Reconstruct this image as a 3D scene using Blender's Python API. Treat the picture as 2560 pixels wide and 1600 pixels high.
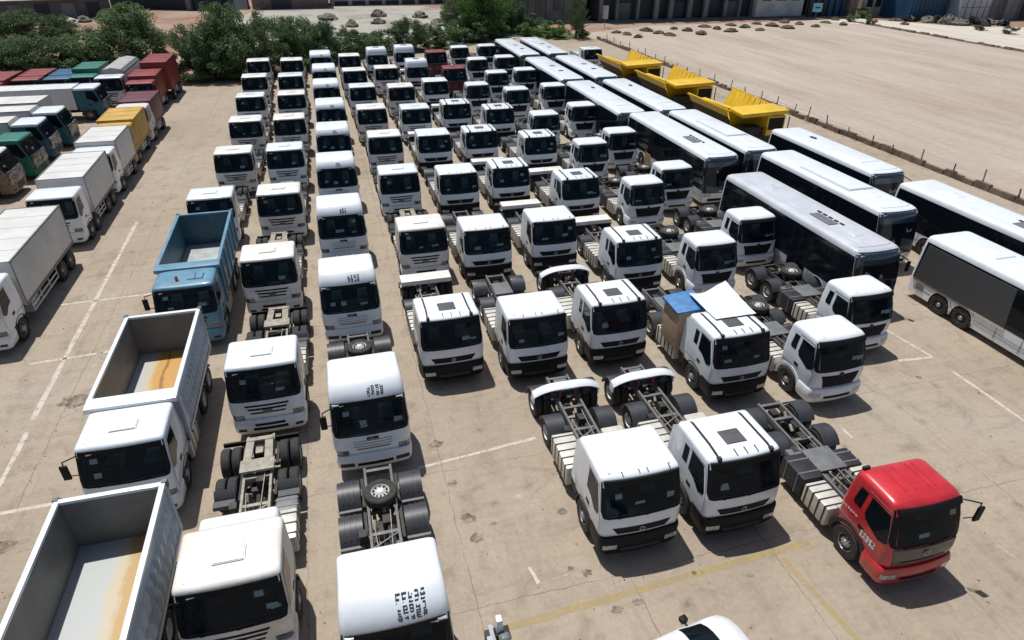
import bpy, bmesh, math, random
from mathutils import Vector, Matrix
S = bpy.context.scene
for o in list(bpy.data.objects): bpy.data.objects.remove(o)
COL = S.collection
R = math.radians
# ---------------- camera ----------------
F = 1620.0; PITCH = R(31.27); YAW = R(15.59); ROLL = R(0.5); CAMH = 15.7
fw = Vector((math.sin(YAW)*math.cos(PITCH), math.cos(YAW)*math.cos(PITCH), -math.sin(PITCH)))
rt = Vector((math.cos(YAW), -math.sin(YAW), 0)); up = rt.cross(fw)
rt2 = rt*math.cos(ROLL)+up*math.sin(ROLL); up2 = up*math.cos(ROLL)-rt*math.sin(ROLL)
cd = bpy.data.cameras.new('camera'); cam = bpy.data.objects.new('camera', cd); COL.objects.link(cam)
cd.sensor_width = 36; cd.lens = F/2560*36; cd.clip_start = .1; cd.clip_end = 3000
m = Matrix((rt2, up2, -fw)).transposed().to_4x4(); m.translation = Vector((0, 0, CAMH)); cam.matrix_world = m
S.camera = cam
# ---------------- light ----------------
SUN_EL = R(69.0); sd = Vector((-0.40, 1.0, 0)).normalized()*math.cos(SUN_EL); sd.z = math.sin(SUN_EL)
W = bpy.data.worlds.new('World'); S.world = W; W.use_nodes = True; nt = W.node_tree
bg = nt.nodes['Background']; sky = nt.nodes.new('ShaderNodeTexSky'); sky.sky_type = 'NISHITA'; sky.sun_disc = False
sky.sun_elevation = SUN_EL; sky.sun_rotation = math.atan2(sd.x, sd.y); sky.air_density = 1.0; sky.dust_density = 1.5
nt.links.new(sky.outputs[0], bg.inputs[0]); bg.inputs[1].default_value = 0.075
sl = bpy.data.lights.new('sun', 'SUN'); sl.energy = 4.6; sl.angle = R(0.5); sl.color = (1, .97, .925)
so = bpy.data.objects.new('sun', sl); COL.objects.link(so); so.rotation_euler = sd.to_track_quat('Z', 'Y').to_euler()
so.location = (0, 0, 60)
S.view_settings.view_transform = 'Standard'; S.view_settings.look = 'None'; S.view_settings.exposure = 0.0; S.view_settings.gamma = 1
S.render.engine = 'CYCLES'
S.cycles.max_bounces = 5; S.cycles.diffuse_bounces = 2; S.cycles.glossy_bounces = 3; S.cycles.transparent_max_bounces = 8

# ---------------- materials ----------------
def mat(name, col, rough=.5, metal=0, spec=.5, coat=0, var=0, vscale=3., col2=None, bump=0, bscale=20., emit=None):
    m = bpy.data.materials.new(name); m.use_nodes = True; t = m.node_tree; b = t.nodes['Principled BSDF']
    b.inputs['Base Color'].default_value = (*col, 1); b.inputs['Roughness'].default_value = rough; b.inputs['Metallic'].default_value = metal
    b.inputs['Specular IOR Level'].default_value = spec; b.inputs['Coat Weight'].default_value = coat; b.inputs['Coat Roughness'].default_value = .08
    tc = None
    if var or col2:
        tc = t.nodes.new('ShaderNodeTexCoord'); oi = t.nodes.new('ShaderNodeObjectInfo')
        ad = t.nodes.new('ShaderNodeVectorMath'); ad.operation = 'MULTIPLY_ADD'; ad.inputs[1].default_value = (1, 1, 1)
        t.links.new(tc.outputs['Object'], ad.inputs[0])
        cb = t.nodes.new('ShaderNodeCombineXYZ'); ml = t.nodes.new('ShaderNodeMath'); ml.operation = 'MULTIPLY'; ml.inputs[1].default_value = 57.
        t.links.new(oi.outputs['Random'], ml.inputs[0]); t.links.new(ml.outputs[0], cb.inputs[0]); t.links.new(ml.outputs[0], cb.inputs[1]); t.links.new(cb.outputs[0], ad.inputs[2])
        n = t.nodes.new('ShaderNodeTexNoise'); n.inputs['Scale'].default_value = vscale; n.inputs['Detail'].default_value = 6; n.inputs['Roughness'].default_value = .65
        t.links.new(ad.outputs[0], n.inputs['Vector'])
        r = t.nodes.new('ShaderNodeValToRGB'); c2 = col2 or tuple(c*(1-var) for c in col)
        r.color_ramp.elements[0].position = .38; r.color_ramp.elements[1].position = .62
        r.color_ramp.elements[0].color = (*c2, 1); r.color_ramp.elements[1].color = (*col, 1)
        t.links.new(n.outputs['Fac'], r.inputs[0]); t.links.new(r.outputs[0], b.inputs['Base Color'])
    if bump:
        n2 = t.nodes.new('ShaderNodeTexNoise'); n2.inputs['Scale'].default_value = bscale; n2.inputs['Detail'].default_value = 4
        tc = tc or t.nodes.new('ShaderNodeTexCoord'); t.links.new(tc.outputs['Object'], n2.inputs['Vector'])
        bu = t.nodes.new('ShaderNodeBump'); bu.inputs['Strength'].default_value = bump; bu.inputs['Distance'].default_value = .03
        t.links.new(n2.outputs['Fac'], bu.inputs['Height']); t.links.new(bu.outputs[0], b.inputs['Normal'])
    if emit: b.inputs['Emission Color'].default_value = (*emit, 1); b.inputs['Emission Strength'].default_value = 1
    return m
M = {}
M['white'] = mat('white_paint', (.76, .80, .84), .32, coat=.4, col2=(.70, .735, .77), vscale=1.3, bump=.02, bscale=2.5)
M['dusty'] = mat('dusty_white_paint', (.78, .78, .77), .42, coat=.2, col2=(.66, .62, .55), vscale=1.5, bump=.02, bscale=3)
M['red'] = mat('red_paint', (.56, .025, .035), .3, coat=.6, var=.25, vscale=1.5, bump=.02, bscale=3)
M['darkred'] = mat('dull_red_paint', (.25, .03, .03), .55, var=.4, vscale=1.0)
M['maroon'] = mat('maroon_paint', (.13, .03, .04), .5, var=.35)
M['sky'] = mat('pale_blue_paint', (.12, .27, .37), .45, coat=.2, col2=(.085, .20, .29), vscale=1.5)
M['blue'] = mat('blue_paint', (.02, .10, .20), .45, var=.3)
M['teal'] = mat('teal_paint', (.012, .12, .17), .45, var=.3)
M['green'] = mat('green_paint', (.01, .17, .12), .5, var=.35)
M['yellow'] = mat('yellow_paint', (.78, .50, .012), .42, coat=.2, col2=(.66, .40, .012), vscale=.8, bump=.03, bscale=3)
M['boxyel'] = mat('faded_yellow_paint', (.55, .33, .05), .55, var=.25, vscale=1)
M['tan'] = mat('tan_paint', (.25, .17, .12), .5, var=.3)
M['silver'] = mat('silver_paint', (.58, .60, .64), .35, coat=.4, col2=(.50, .52, .56), vscale=1.)
M['black'] = mat('black_plastic', (.006, .0065, .008), .55, spec=.22, var=.3)
M['grey'] = mat('dark_grey_plastic', (.030, .032, .037), .55, spec=.3, var=.3, vscale=4)
M['mid'] = mat('mid_grey_plastic', (.16, .165, .17), .5, var=.25)
M['sunroof'] = mat('smoked_sunroof_plastic', (.10, .10, .105), .35, var=.2)
M['frame'] = mat('chassis_paint', (.022, .022, .024), .6, spec=.3, col2=(.055, .05, .045), vscale=3)
M['olive'] = mat('dusty_olive_steel', (.36, .33, .27), .6, col2=(.22, .20, .16), vscale=5)
M['railg'] = mat('grey_chassis_rail_paint', (.15, .15, .15), .55, var=.3, vscale=4)
M['cream'] = mat('dull_aluminium_tank', (.62, .60, .53), .45, metal=.2, col2=(.5, .48, .42), vscale=3)
M['rubber'] = mat('tyre_rubber', (.02, .02, .021), .8, col2=(.035, .033, .031), vscale=5, bump=.3, bscale=60)
M['rim'] = mat('steel_rim', (.45, .45, .45), .4, metal=.5, var=.3)
M['rimw'] = mat('white_rim', (.72, .71, .68), .45, var=.2)
M['seat'] = mat('seat_fabric', (.40, .40, .38), .8, var=.2)
M['cabin'] = mat('cabin_lining', (.028, .032, .036), .8)
M['paper'] = mat('paper', (.72, .76, .76), .7)
M['lamp'] = mat('headlight_glass', (.5, .52, .54), .12, coat=.8, var=.5, vscale=14)
M['chrome'] = mat('chrome', (.6, .6, .6), .2, metal=.9)
M['boxwhite'] = mat('box_panel_white', (.62, .62, .61), .5, col2=(.54, .53, .50), vscale=.7)
M['boxside'] = M['boxwhite']
M['bedin'] = mat('bed_inner_steel', (.20, .205, .205), .55, col2=(.16, .16, .155), vscale=1.2)
M['foil'] = mat('silver_foil_wrap', (.30, .32, .34), .3, metal=.5, col2=(.05, .06, .07), vscale=2.2, bump=.5, bscale=5)
M['orange'] = mat('orange_beacon', (.7, .09, .02), .3)
M['cardboard'] = mat('tan_board', (.50, .34, .22), .8, var=.25)
M['tarpblue'] = mat('blue_tarp', (.07, .22, .48), .5, var=.3, vscale=4)
M['redtag'] = mat('red_painted_bracket', (.4, .05, .05), .5)
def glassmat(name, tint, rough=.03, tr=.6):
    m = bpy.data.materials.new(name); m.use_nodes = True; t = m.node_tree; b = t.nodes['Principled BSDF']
    b.inputs['Base Color'].default_value = (.010, .024, .033, 1); b.inputs['Roughness'].default_value = rough; b.inputs['Specular IOR Level'].default_value = .30  # teal base colour stands in for bluish sky reflection on the windscreens
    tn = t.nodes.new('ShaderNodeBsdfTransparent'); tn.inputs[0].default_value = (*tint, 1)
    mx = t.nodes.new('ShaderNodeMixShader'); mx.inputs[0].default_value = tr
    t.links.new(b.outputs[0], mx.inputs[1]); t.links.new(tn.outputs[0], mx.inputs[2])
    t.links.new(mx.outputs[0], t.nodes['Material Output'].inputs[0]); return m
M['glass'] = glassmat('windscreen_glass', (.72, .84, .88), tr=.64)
M['dglass'] = mat('dark_window_glass', (.006, .009, .012), .06, spec=.16)
M['busglass'] = mat('bus_tinted_glass', (.006, .009, .014), .06, spec=.4)
M['busfront'] = mat('bus_dark_front_panel', (.022, .034, .052), .2, coat=.6, spec=.6)
M['panel'] = mat('matte_charcoal_panel', (.055, .056, .06), .6)

# ---------------- mesh builder ----------------
class MB:
    def __init__(s): s.v = []; s.f = []; s.mi = []
    def add(s, vs, fs, mi=0):
        n = len(s.v); s.v += [tuple(v) for v in vs]; s.f += [tuple(i+n for i in f) for f in fs]; s.mi += [mi]*len(fs)
    def box(s, x0, x1, y0, y1, z0, z1, mi=0, ty=0, tx=0):
        # ty / tx: inset of the top face
        s.add([(x0, y0, z0), (x1, y0, z0), (x1, y1, z0), (x0, y1, z0), (x0+tx, y0+ty, z1), (x1-tx, y0+ty, z1), (x1-tx, y1-ty, z1), (x0+tx, y1-ty, z1)],
              [(0, 3, 2, 1), (4, 5, 6, 7), (0, 1, 5, 4), (1, 2, 6, 5), (2, 3, 7, 6), (3, 0, 4, 7)], mi)
    def bar(s, p, q, w, h, mi=0):
        p = Vector(p); q = Vector(q); d = (q-p).normalized(); u = Vector((0, 0, 1)) if abs(d.z) < .95 else Vector((0, 1, 0))
        a = d.cross(u).normalized()*w/2; b = a.cross(d).normalized()*h/2
        vs = [p-a-b, p+a-b, p+a+b, p-a+b, q-a-b, q+a-b, q+a+b, q-a+b]
        s.add(vs, [(0, 1, 2, 3), (7, 6, 5, 4), (0, 4, 5, 1), (1, 5, 6, 2), (2, 6, 7, 3), (3, 7, 4, 0)], mi)
    def cyl(s, p, q, r, n=12, mi=0, r2=None):
        p = Vector(p); q = Vector(q); d = (q-p).normalized(); u = Vector((0, 0, 1)) if abs(d.z) < .95 else Vector((0, 1, 0))
        a = d.cross(u).normalized(); b = a.cross(d); r2 = r if r2 is None else r2; vs = []
        for i in range(n):
            t = 2*math.pi*i/n; vs.append(p+(a*math.cos(t)+b*math.sin(t))*r)
        for i in range(n):
            t = 2*math.pi*i/n; vs.append(q+(a*math.cos(t)+b*math.sin(t))*r2)
        s.add(vs, [(i, (i+1) % n, n+(i+1) % n, n+i) for i in range(n)]+[tuple(range(n-1, -1, -1)), tuple(range(n, 2*n))], mi)
    def lathe_x(s, cx, cy, cz, prof, n=20, mi=0, sx=1):
        # prof: (x offset, radius) closed loop or open
        k = len(prof); vs = []
        for i in range(n):
            t = 2*math.pi*i/n
            for (px, pr) in prof: vs.append((cx+sx*px, cy+pr*math.cos(t), cz+pr*math.sin(t)))
        s.add(vs, [(i*k+j, i*k+j+1, ((i+1) % n)*k+j+1, ((i+1) % n)*k+j) for i in range(n) for j in range(k-1)], mi)
    def prism_x(s, poly, x0, x1, mi=0):  # poly in (y,z)
        n = len(poly); s.add([(x0, y, z) for y, z in poly]+[(x1, y, z) for y, z in poly],
            [(i, (i+1) % n, n+(i+1) % n, n+i) for i in range(n)]+[tuple(range(n-1, -1, -1)), tuple(range(n, 2*n))], mi)
    def prism_y(s, poly, y0, y1, mi=0):  # poly in (x,z)
        n = len(poly); s.add([(x, y0, z) for x, z in poly]+[(x, y1, z) for x, z in poly],
            [(i, (i+1) % n, n+(i+1) % n, n+i) for i in range(n)]+[tuple(range(n-1, -1, -1)), tuple(range(n, 2*n))], mi)
    def arc(s, x0, x1, cy, cz, r, a0, a1, th=.03, n=8, mi=0):
        vs = []; 
        for i in range(n+1):
            t = R(a0+(a1-a0)*i/n); c, q = math.cos(t), math.sin(t)
            for rr in (r, r+th):
                vs += [(x0, cy+rr*c, cz+rr*q), (x1, cy+rr*c, cz+rr*q)]
        fs = []
        for i in range(n):
            a = 4*i; b = a+4
            fs += [(a, a+1, b+1, b), (a+2, b+2, b+3, a+3), (a, b, b+2, a+2), (a+1, a+3, b+3, b+1)]
        fs += [(0, 2, 3, 1), (4*n, 4*n+1, 4*n+3, 4*n+2)]; s.add(vs, fs, mi)
    def grid(s, pts, mi=0):
        h = len(pts); w = len(pts[0]); s.add([p for r in pts for p in r], [(i*w+j, i*w+j+1, (i+1)*w+j+1, (i+1)*w+j) for i in range(h-1) for j in range(w-1)], mi)
    def shell(s, pts, back, mi=0):
        # grid front + skirt going back by vector function
        h = len(pts); w = len(pts[0]); s.grid(pts, mi)
        loop = [pts[0][j] for j in range(w)]+[pts[i][w-1] for i in range(1, h)]+[pts[h-1][j] for j in range(w-2, -1, -1)]+[pts[i][0] for i in range(h-2, 0, -1)]
        lb = [tuple(Vector(p)+Vector(back)) for p in loop]; n = len(loop)
        s.add(loop+lb, [(i, n+i, n+(i+1) % n, (i+1) % n) for i in range(n)], mi)
    def mesh(s, name, mats, bevel=0, ang=35, flip=True):
        me = bpy.data.meshes.new(name); me.from_pydata(s.v, [], s.f); 
        for m_ in mats: me.materials.append(m_)
        me.polygons.foreach_set('material_index', s.mi); 
        bm = bmesh.new(); bm.from_mesh(me)
        bmesh.ops.remove_doubles(bm, verts=bm.verts, dist=1e-5)
        bmesh.ops.recalc_face_normals(bm, faces=bm.faces)
        if bevel:
            ed = [e for e in bm.edges if len(e.link_faces) == 2 and e.calc_face_angle(0) > R(40)]
            bmesh.ops.bevel(bm, geom=ed, offset=bevel, segments=2, profile=.6, affect='EDGES', clamp_overlap=True)
        bm.to_mesh(me); bm.free()
        me.polygons.foreach_set('use_smooth', [True]*len(me.polygons)); me.set_sharp_from_angle(angle=R(ang)); me.update()
        return me
    def build(s, name, mats, parent=None, bevel=0, ang=35, label=None):
        if not isinstance(mats, (list, tuple)): mats = [mats]
        mats = [M[x] if isinstance(x, str) else x for x in mats]
        o = bpy.data.objects.new(name, s.mesh(name, mats, bevel, ang)); COL.objects.link(o)
        if parent: o.parent = parent
        if label: o['label'] = label
        return o
def empty(name, loc=(0, 0, 0), rz=0):
    o = bpy.data.objects.new(name, None); COL.objects.link(o); o.location = loc; o.rotation_euler = (0, 0, rz); o.empty_display_size = .3; return o
def tag(o, label, cat=None, group=None, kind=None):
    if label: o['label'] = label
    if cat: o['category'] = cat
    if group: o['group'] = group
    if kind: o['kind'] = kind
    return o
def dup(o, parent=None, name=None):
    c = o.copy(); COL.objects.link(c)
    if parent: c.parent = parent
    for ch in list(KIDS.get(o.name, ())): dup(ch, c)
    return c
KIDS = {}
def index_kids():
    KIDS.clear()
    for o in bpy.data.objects:
        if o.parent: KIDS.setdefault(o.parent.name, []).append(o)
def frz(v): return v
# ---------------- cab shell surfaces ----------------
class Shape:
    """levels: (z, yf, yb, hw, rf, rb, bow) from bottom to top"""
    def __init__(s, L): s.L = L
    def at(s, z):
        L = s.L
        if z <= L[0][0]: return L[0]
        for a, b in zip(L, L[1:]):
            if z <= b[0]:
                t = (z-a[0])/max(1e-6, b[0]-a[0]); return tuple(a[i]+(b[i]-a[i])*t for i in range(7))
        return L[-1]
    def fy(s, x, z):
        _, yf, yb, hw, rf, rb, bow = s.at(z); ax = min(abs(x), hw); e = hw-rf
        y = yf+bow*(min(ax, e)/hw)**2
        if ax > e: d = ax-e; y += rf-math.sqrt(max(0, rf*rf-d*d))
        return y
    def sx(s, z): return s.at(z)[3]
    def ring(s, lv):
        z, yf, yb, hw, rf, rb, bow = lv; e = hw-rf; ye = yf+bow*(e/hw)**2; h = []
        for t in (0, .25, .5, .75, 1): x = e*t; h.append((x, yf+bow*(x/hw)**2))
        for a in (30, 60, 90): h.append((e+rf*math.sin(R(a)), ye+rf-rf*math.cos(R(a))))
        y0 = ye+rf; y1 = yb-rb
        for t in (.25, .5, .75, 1): h.append((hw, y0+(y1-y0)*t))
        for a in (45, 90): h.append((hw-rb+rb*math.cos(R(a)), y1+rb*math.sin(R(a))))
        h.append((0, yb))
        full = h+[(-x, y) for x, y in reversed(h[1:-1])]
        return [(x, y, z) for x, y in full]
    def shell(s, mb, hole=None, mi=0, mifn=None, bottom=False):
        rings = [s.ring(l) for l in s.L]; n = len(rings[0]); base = len(mb.v); mb.v += [p for r in rings for p in r]
        for k in range(len(rings)-1):
            for i in range(n):
                j = (i+1) % n; front = (i < 4 or i >= n-4)
                if hole and front and s.L[k][0] >= hole[0]-1e-4 and s.L[k+1][0] <= hole[1]+1e-4: continue
                mb.f.append((base+k*n+i, base+k*n+j, base+(k+1)*n+j, base+(k+1)*n+i))
                mb.mi.append(mifn((s.L[k][0]+s.L[k+1][0])/2, i, n) if mifn else mi)
        mb.f.append(tuple(base+(len(rings)-1)*n+i for i in range(n))); mb.mi.append(mifn(9, 0, n) if mifn else mi)
        if bottom: mb.f.append(tuple(base+i for i in range(n-1, -1, -1))); mb.mi.append(mi)
    def front(s, mb, z0, z1, xl, xr, off=.012, nx=10, nz=6, mi=0, back=.03):
        pts = []
        for i in range(nz+1):
            t = i/nz; z = z0+(z1-z0)*t; a = xl(t) if callable(xl) else xl; b = xr(t) if callable(xr) else xr
            pts.append([(a+(b-a)*j/nx, s.fy(a+(b-a)*j/nx, z)-off, z) for j in range(nx+1)])
        mb.shell(pts, (0, back, 0), mi)
    def side(s, mb, sg, poly, off=.01, mi=0):
        n = len(poly); o = [(sg*(s.sx(z)+off), y, z) for y, z in poly]; i_ = [(sg*(s.sx(z)-.02), y, z) for y, z in poly]
        mb.add(o+i_, [tuple(range(n))]+[(i, n+i, n+(i+1) % n, (i+1) % n) for i in range(n)], mi)
    def side_grid(s, mb, sg, y0, y1, z0, z1, off=.01, mi=0, ta=0, tb=0):
        """quad panel following the side; ta/tb shift the upper ends"""
        zs = sorted({z0, z1}|{l[0] for l in s.L if z0 < l[0] < z1}); f = lambda z: (z-z0)/(z1-z0)
        Y0 = (lambda z: y0(z)) if callable(y0) else (lambda z: y0+ta*f(z))
        mb.shell([[(sg*(s.sx(z)+off), Y0(z), z), (sg*(s.sx(z)+off), y1+tb*f(z), z)] for z in zs], (-sg*.03, 0, 0), mi)
    def side_line(s, mb, sg, path, w=.018, off=.004, mi=0):
        for (y0, z0), (y1, z1) in zip(path, path[1:]):
            mb.bar((sg*(s.sx(z0)+off), y0, z0), (sg*(s.sx(z1)+off), y1, z1), .012, w, mi) if abs(y1-y0) > abs(z1-z0) else mb.add(
                [(sg*(s.sx(z0)+off), y0-w/2, z0), (sg*(s.sx(z0)+off), y0+w/2, z0), (sg*(s.sx(z1)+off), y1+w/2, z1), (sg*(s.sx(z1)+off), y1-w/2, z1)], [(0, 1, 2, 3)], mi)
def rcorner(w, r, h):
    """half width along t with rounded bottom corners radius r"""
    def fn(t):
        z = t*h
        if z < r: return w-(r-math.sqrt(max(0, r*r-(r-z)**2)))
        return w
    return fn
def glyphs(mb, mapf, x0, z0, cols, rows, cs, seed, th=.25, mi=0):
    """unreadable stroke writing: blocks of short bars, mapf(u,v)->3D"""
    rr = random.Random(seed)
    def q(u0, v0, u1, v1): mb.add([mapf(u0, v0), mapf(u1, v0), mapf(u1, v1), mapf(u0, v1)], [(0, 1, 2, 3)], mi)
    for c in range(cols):
        for r in range(rows):
            bx = x0+c*cs*1.18; bz = z0+r*cs*1.18; w = cs*th*.62
            for k in range(3):
                if rr.random() < .8: v = bz+cs*(.02+.4*k); q(bx+cs*rr.uniform(0, .25), v, bx+cs*rr.uniform(.7, 1), v+w)
            for k in range(2):
                if rr.random() < .75: u = bx+cs*(.12+.55*k+rr.uniform(-.08, .1)); q(u, bz+cs*rr.uniform(0, .25), u+w, bz+cs*rr.uniform(.7, 1))
def wheel(parent, x, y, r=.51, w=.28, sg=1, dual=False, rim='rim', z=None, name='wheel', flat=False):
    """sg: side it faces"""
    z = r if z is None else z
    k = (bool(dual), rim, sg, r, flat, w)
    if k not in WC:
        mb = MB(); prof = [(0, r*.55), (0, r*.93), (.04, r), (w-.04, r), (w, r*.93), (w, r*.55), (0, r*.55)]
        if flat: n = 24
        else: n = 22
        mb.lathe_x(0, 0, 0, prof, n, 0, -sg)
        if dual: mb.lathe_x(0, 0, 0, [(a+w+.06, b) for a, b in prof], n, 0, -sg)
        me = mb.mesh('wheel', [M['rubber']], 0, 40)
        mr = MB(); deep = -.10 if dual else .02
        # rim dish facing outwards (sg side at x=0)
        off = 0
        pr = [(off+.02, r*.58), (off+.015, r*.52), (off+.09 if not dual else off+.16, r*.46), (off+.06 if not dual else off+.14, r*.34), (off+.02 if not dual else off+.12, r*.22), (off-.01 if not dual else off+.06, r*.19), (off-.02 if not dual else off+.05, .001)]
        mr.lathe_x(0, 0, 0, pr, 20, 0, -sg)
        for i in range(10):
            t = 2*math.pi*i/10; xx = (off+.045 if not dual else off+.128)
            mr.cyl((-sg*(xx-.012), r*.40*math.cos(t), r*.40*math.sin(t)), (-sg*(xx+.03), r*.40*math.cos(t), r*.40*math.sin(t)), .035, 6, 1)
            mr.cyl((-sg*(xx-.045), r*.27*math.cos(t), r*.27*math.sin(t)), (-sg*(xx), r*.27*math.cos(t), r*.27*math.sin(t)), .014, 5, 0)
        mr.cyl((-sg*w*.9, 0, 0), (-sg*(w*.66), 0, 0), r*.57, 14, 1)
        mre = mr.mesh('rim', [M[rim], M['black']], 0, 40); WC[k] = (me, mre)
    me, mre = WC[k]
    o = bpy.data.objects.new(name, me); COL.objects.link(o); o.parent = parent; o.location = (x, y, z)
    p = bpy.data.objects.new('rim', mre); COL.objects.link(p); p.parent = o
    if flat: o.rotation_euler = (0, -R(90)*sg, 0)
    return o
WC = {}

# ---------------- cab types ----------------
def cab(root, kind, paint='white', roofpaint=None, mirrors=False, sticker=None, seed=0, papers=1, emblem=True, visor=True, hatch=True, wrap=False):
    rp = roofpaint or paint
    K = kind
    if K == 'tall':
        L = [(.92, .05, 2.22, 1.20, .20, .08, .06), (1.25, .0, 2.24, 1.235, .20, .08, .08), (1.66, .03, 2.25, 1.24, .20, .08, .09), (1.74, .06, 2.25, 1.24, .17, .08, .09),
             (2.2, .22, 2.25, 1.215, .16, .08, .09), (2.72, .41, 2.25, 1.19, .15, .08, .08), (2.79, .43, 2.25, 1.185, .15, .08, .07), (2.92, .48, 2.25, 1.18, .15, .08, .07), (3.05, .57, 2.25, 1.17, .16, .08, .07), (3.19, .73, 2.24, 1.155, .17, .09, .07),
             (3.27, .90, 2.23, 1.135, .19, .10, .07), (3.32, 1.05, 2.20, 1.09, .22, .12, .06), (3.345, 1.22, 2.12, .97, .24, .16, .04), (3.355, 1.4, 2.0, .75, .24, .16, .03)]
        hole = (1.74, 2.72); wz0, wz1 = 1.68, 2.79
    elif K == 'con':   # rounded construction cab
        L = [(.92, .05, 1.98, 1.13, .22, .08, .10), (1.3, .0, 2.0, 1.16, .24, .08, .12), (1.62, .04, 2.0, 1.165, .24, .08, .12), (1.72, .07, 2.0, 1.16, .24, .08, .12),
             (2.2, .20, 1.99, 1.13, .18, .10, .10), (2.68, .37, 1.96, 1.085, .16, .12, .08), (2.75, .40, 1.95, 1.08, .16, .13, .08), (2.81, .43, 1.94, 1.065, .17, .14, .08), (2.87, .50, 1.91, 1.02, .19, .16, .07), (2.91, .62, 1.85, .93, .2, .18, .06), (2.94, .95, 1.65, .65, .22, .2, .03)]
        hole = (1.72, 2.68); wz0, wz1 = 1.66, 2.75
    elif K == 'high':  # high roof with sunroof
        L = [(.92, .05, 2.22, 1.20, .18, .08, .06), (1.3, .0, 2.24, 1.22, .18, .08, .08), (1.66, .04, 2.24, 1.225, .18, .08, .08), (1.74, .07, 2.24, 1.225, .18, .08, .08),
             (2.64, .38, 2.24, 1.17, .18, .08, .07), (2.72, .42, 2.24, 1.165, .18, .08, .07), (3.0, .50, 2.24, 1.16, .2, .10, .07), (3.25, .62, 2.23, 1.13, .22, .10, .06), (3.36, .75, 2.2, 1.08, .25, .14, .05), (3.40, .9, 2.1, .95, .25, .16, .04)]
        hole = (1.74, 2.64); wz0, wz1 = 1.68, 2.68
    else:  # 'flat', 'sun', 'plain'
        L = [(.92, .05, 2.16, 1.20, .16, .07, .06), (1.25, .0, 2.18, 1.235, .17, .07, .08), (1.68, .03, 2.2, 1.24, .15, .07, .08), (1.76, .06, 2.2, 1.24, .14, .07, .08),
             (2.2, .2, 2.2, 1.215, .13, .07, .07), (2.70, .37, 2.2, 1.19, .12, .07, .06), (2.77, .395, 2.2, 1.185, .12, .07, .06), (2.83, .41, 2.2, 1.175, .12, .08, .06), (2.875, .45, 2.18, 1.145, .14, .10, .06), (2.90, .53, 2.12, 1.07, .16, .12, .05), (2.93, .85, 1.95, .80, .2, .15, .03)]
        if K in ('sun', 'plain'): L = [(z, yf, yb+.1, hw, rf+.02, rb, bow+.02) for z, yf, yb, hw, rf, rb, bow in L]
        hole = (1.76, 2.70); wz0, wz1 = 1.70, 2.775
    sh = Shape(L); mb = MB()
    rz = 2.71
    sh.shell(mb, hole, mifn=(lambda z, i, n: 1 if z > rz else 0), bottom=True)
    if K == 'con':   # black under-roof visor line is separate
        pass
    c = mb.build('cab', [paint, rp], root, ang=50)
    # interior
    mb = MB(); yb = 1.75
    hx = 1.0 if K != 'con' else .88; zb = hole[0]-.25; zt = hole[1]+.05; y0b = sh.fy(0, hole[0])+.09; y0t = sh.fy(0, hole[1])+.10
    P = [(-hx, y0b+.08, zb), (hx, y0b+.08, zb), (hx, yb, zb), (-hx, yb, zb), (-hx, y0t+.1, zt), (hx, y0t+.1, zt), (hx, yb, zt), (-hx, yb, zt)]
    mb.add(P, [(0, 1, 2, 3), (4, 7, 6, 5), (1, 5, 6, 2), (0, 3, 7, 4), (2, 6, 7, 3)])
    mb.prism_x([(y0b+.06, zb), (y0b+.10, zb+.22), (y0b+.5, zb+.28), (y0b+.55, zb)], -hx+.02, hx-.02, 1)
    for sx in (-.55, .55):
        mb.box(sx-.24, sx+.24, .85, 1.35, zb+.12, zb+.26, 2); mb.box(sx-.23, sx+.23, 1.28, 1.42, zb+.2, zb+.8, 2, 0, .04); mb.box(sx-.13, sx+.13, 1.3, 1.4, zb+.82, zb+1.0, 2)
    mb.cyl((-.5, y0b+.55, zb+.36), (-.5, y0b+.60, zb+.40), .2, 14, 0, .21)
    mb.build('cab_interior', ['cabin', 'grey', 'seat'], c)
    # windscreen with black border
    mb = MB(); hwz = lambda z: sh.sx(z)
    H = wz1-wz0; e = .022
    fr = lambda t: (rcorner(1, .16, H)(t))*(hwz(wz0+t*H)-e)
    b = .055
    def bord(za, zb_, fl, fr_, nx, nz): sh.front(mb, za, zb_, fl, fr_, .018, nx, nz, 1)
    t0 = b/H
    bord(wz0, wz0+b, lambda t: -fr(t*t0), lambda t: fr(t*t0), 16, 2)
    bt = .16 if visor else .07
    bord(wz1-bt, wz1, lambda t: -fr(1-(1-t)*bt/H), lambda t: fr(1-(1-t)*bt/H), 16, 2)
    tm0 = t0; tm1 = 1-bt/H
    for sg in (-1, 1):
        f1 = lambda t: sg*fr(tm0+(tm1-tm0)*t); f2 = lambda t: sg*(fr(tm0+(tm1-tm0)*t)-.13)
        bord(wz0+b, wz1-bt, f1, f2, 3, 5)
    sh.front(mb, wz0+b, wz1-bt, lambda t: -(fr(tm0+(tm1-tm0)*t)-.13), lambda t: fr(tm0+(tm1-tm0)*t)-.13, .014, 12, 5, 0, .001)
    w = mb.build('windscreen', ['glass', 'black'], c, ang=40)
    # wipers
    mb = MB()
    for xx in (-.75, .05): 
        mb.bar((xx, sh.fy(xx, wz0)-.03, wz0+.01), (xx+.62, sh.fy(xx+.62, wz0+.10)-.035, wz0+.07), .02, .015)
    mb.build('wiper', 'black', c)
    rr = random.Random(seed)
    # papers / stickers behind the glass
    mb = MB()
    zt_ = wz0+.2
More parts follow.
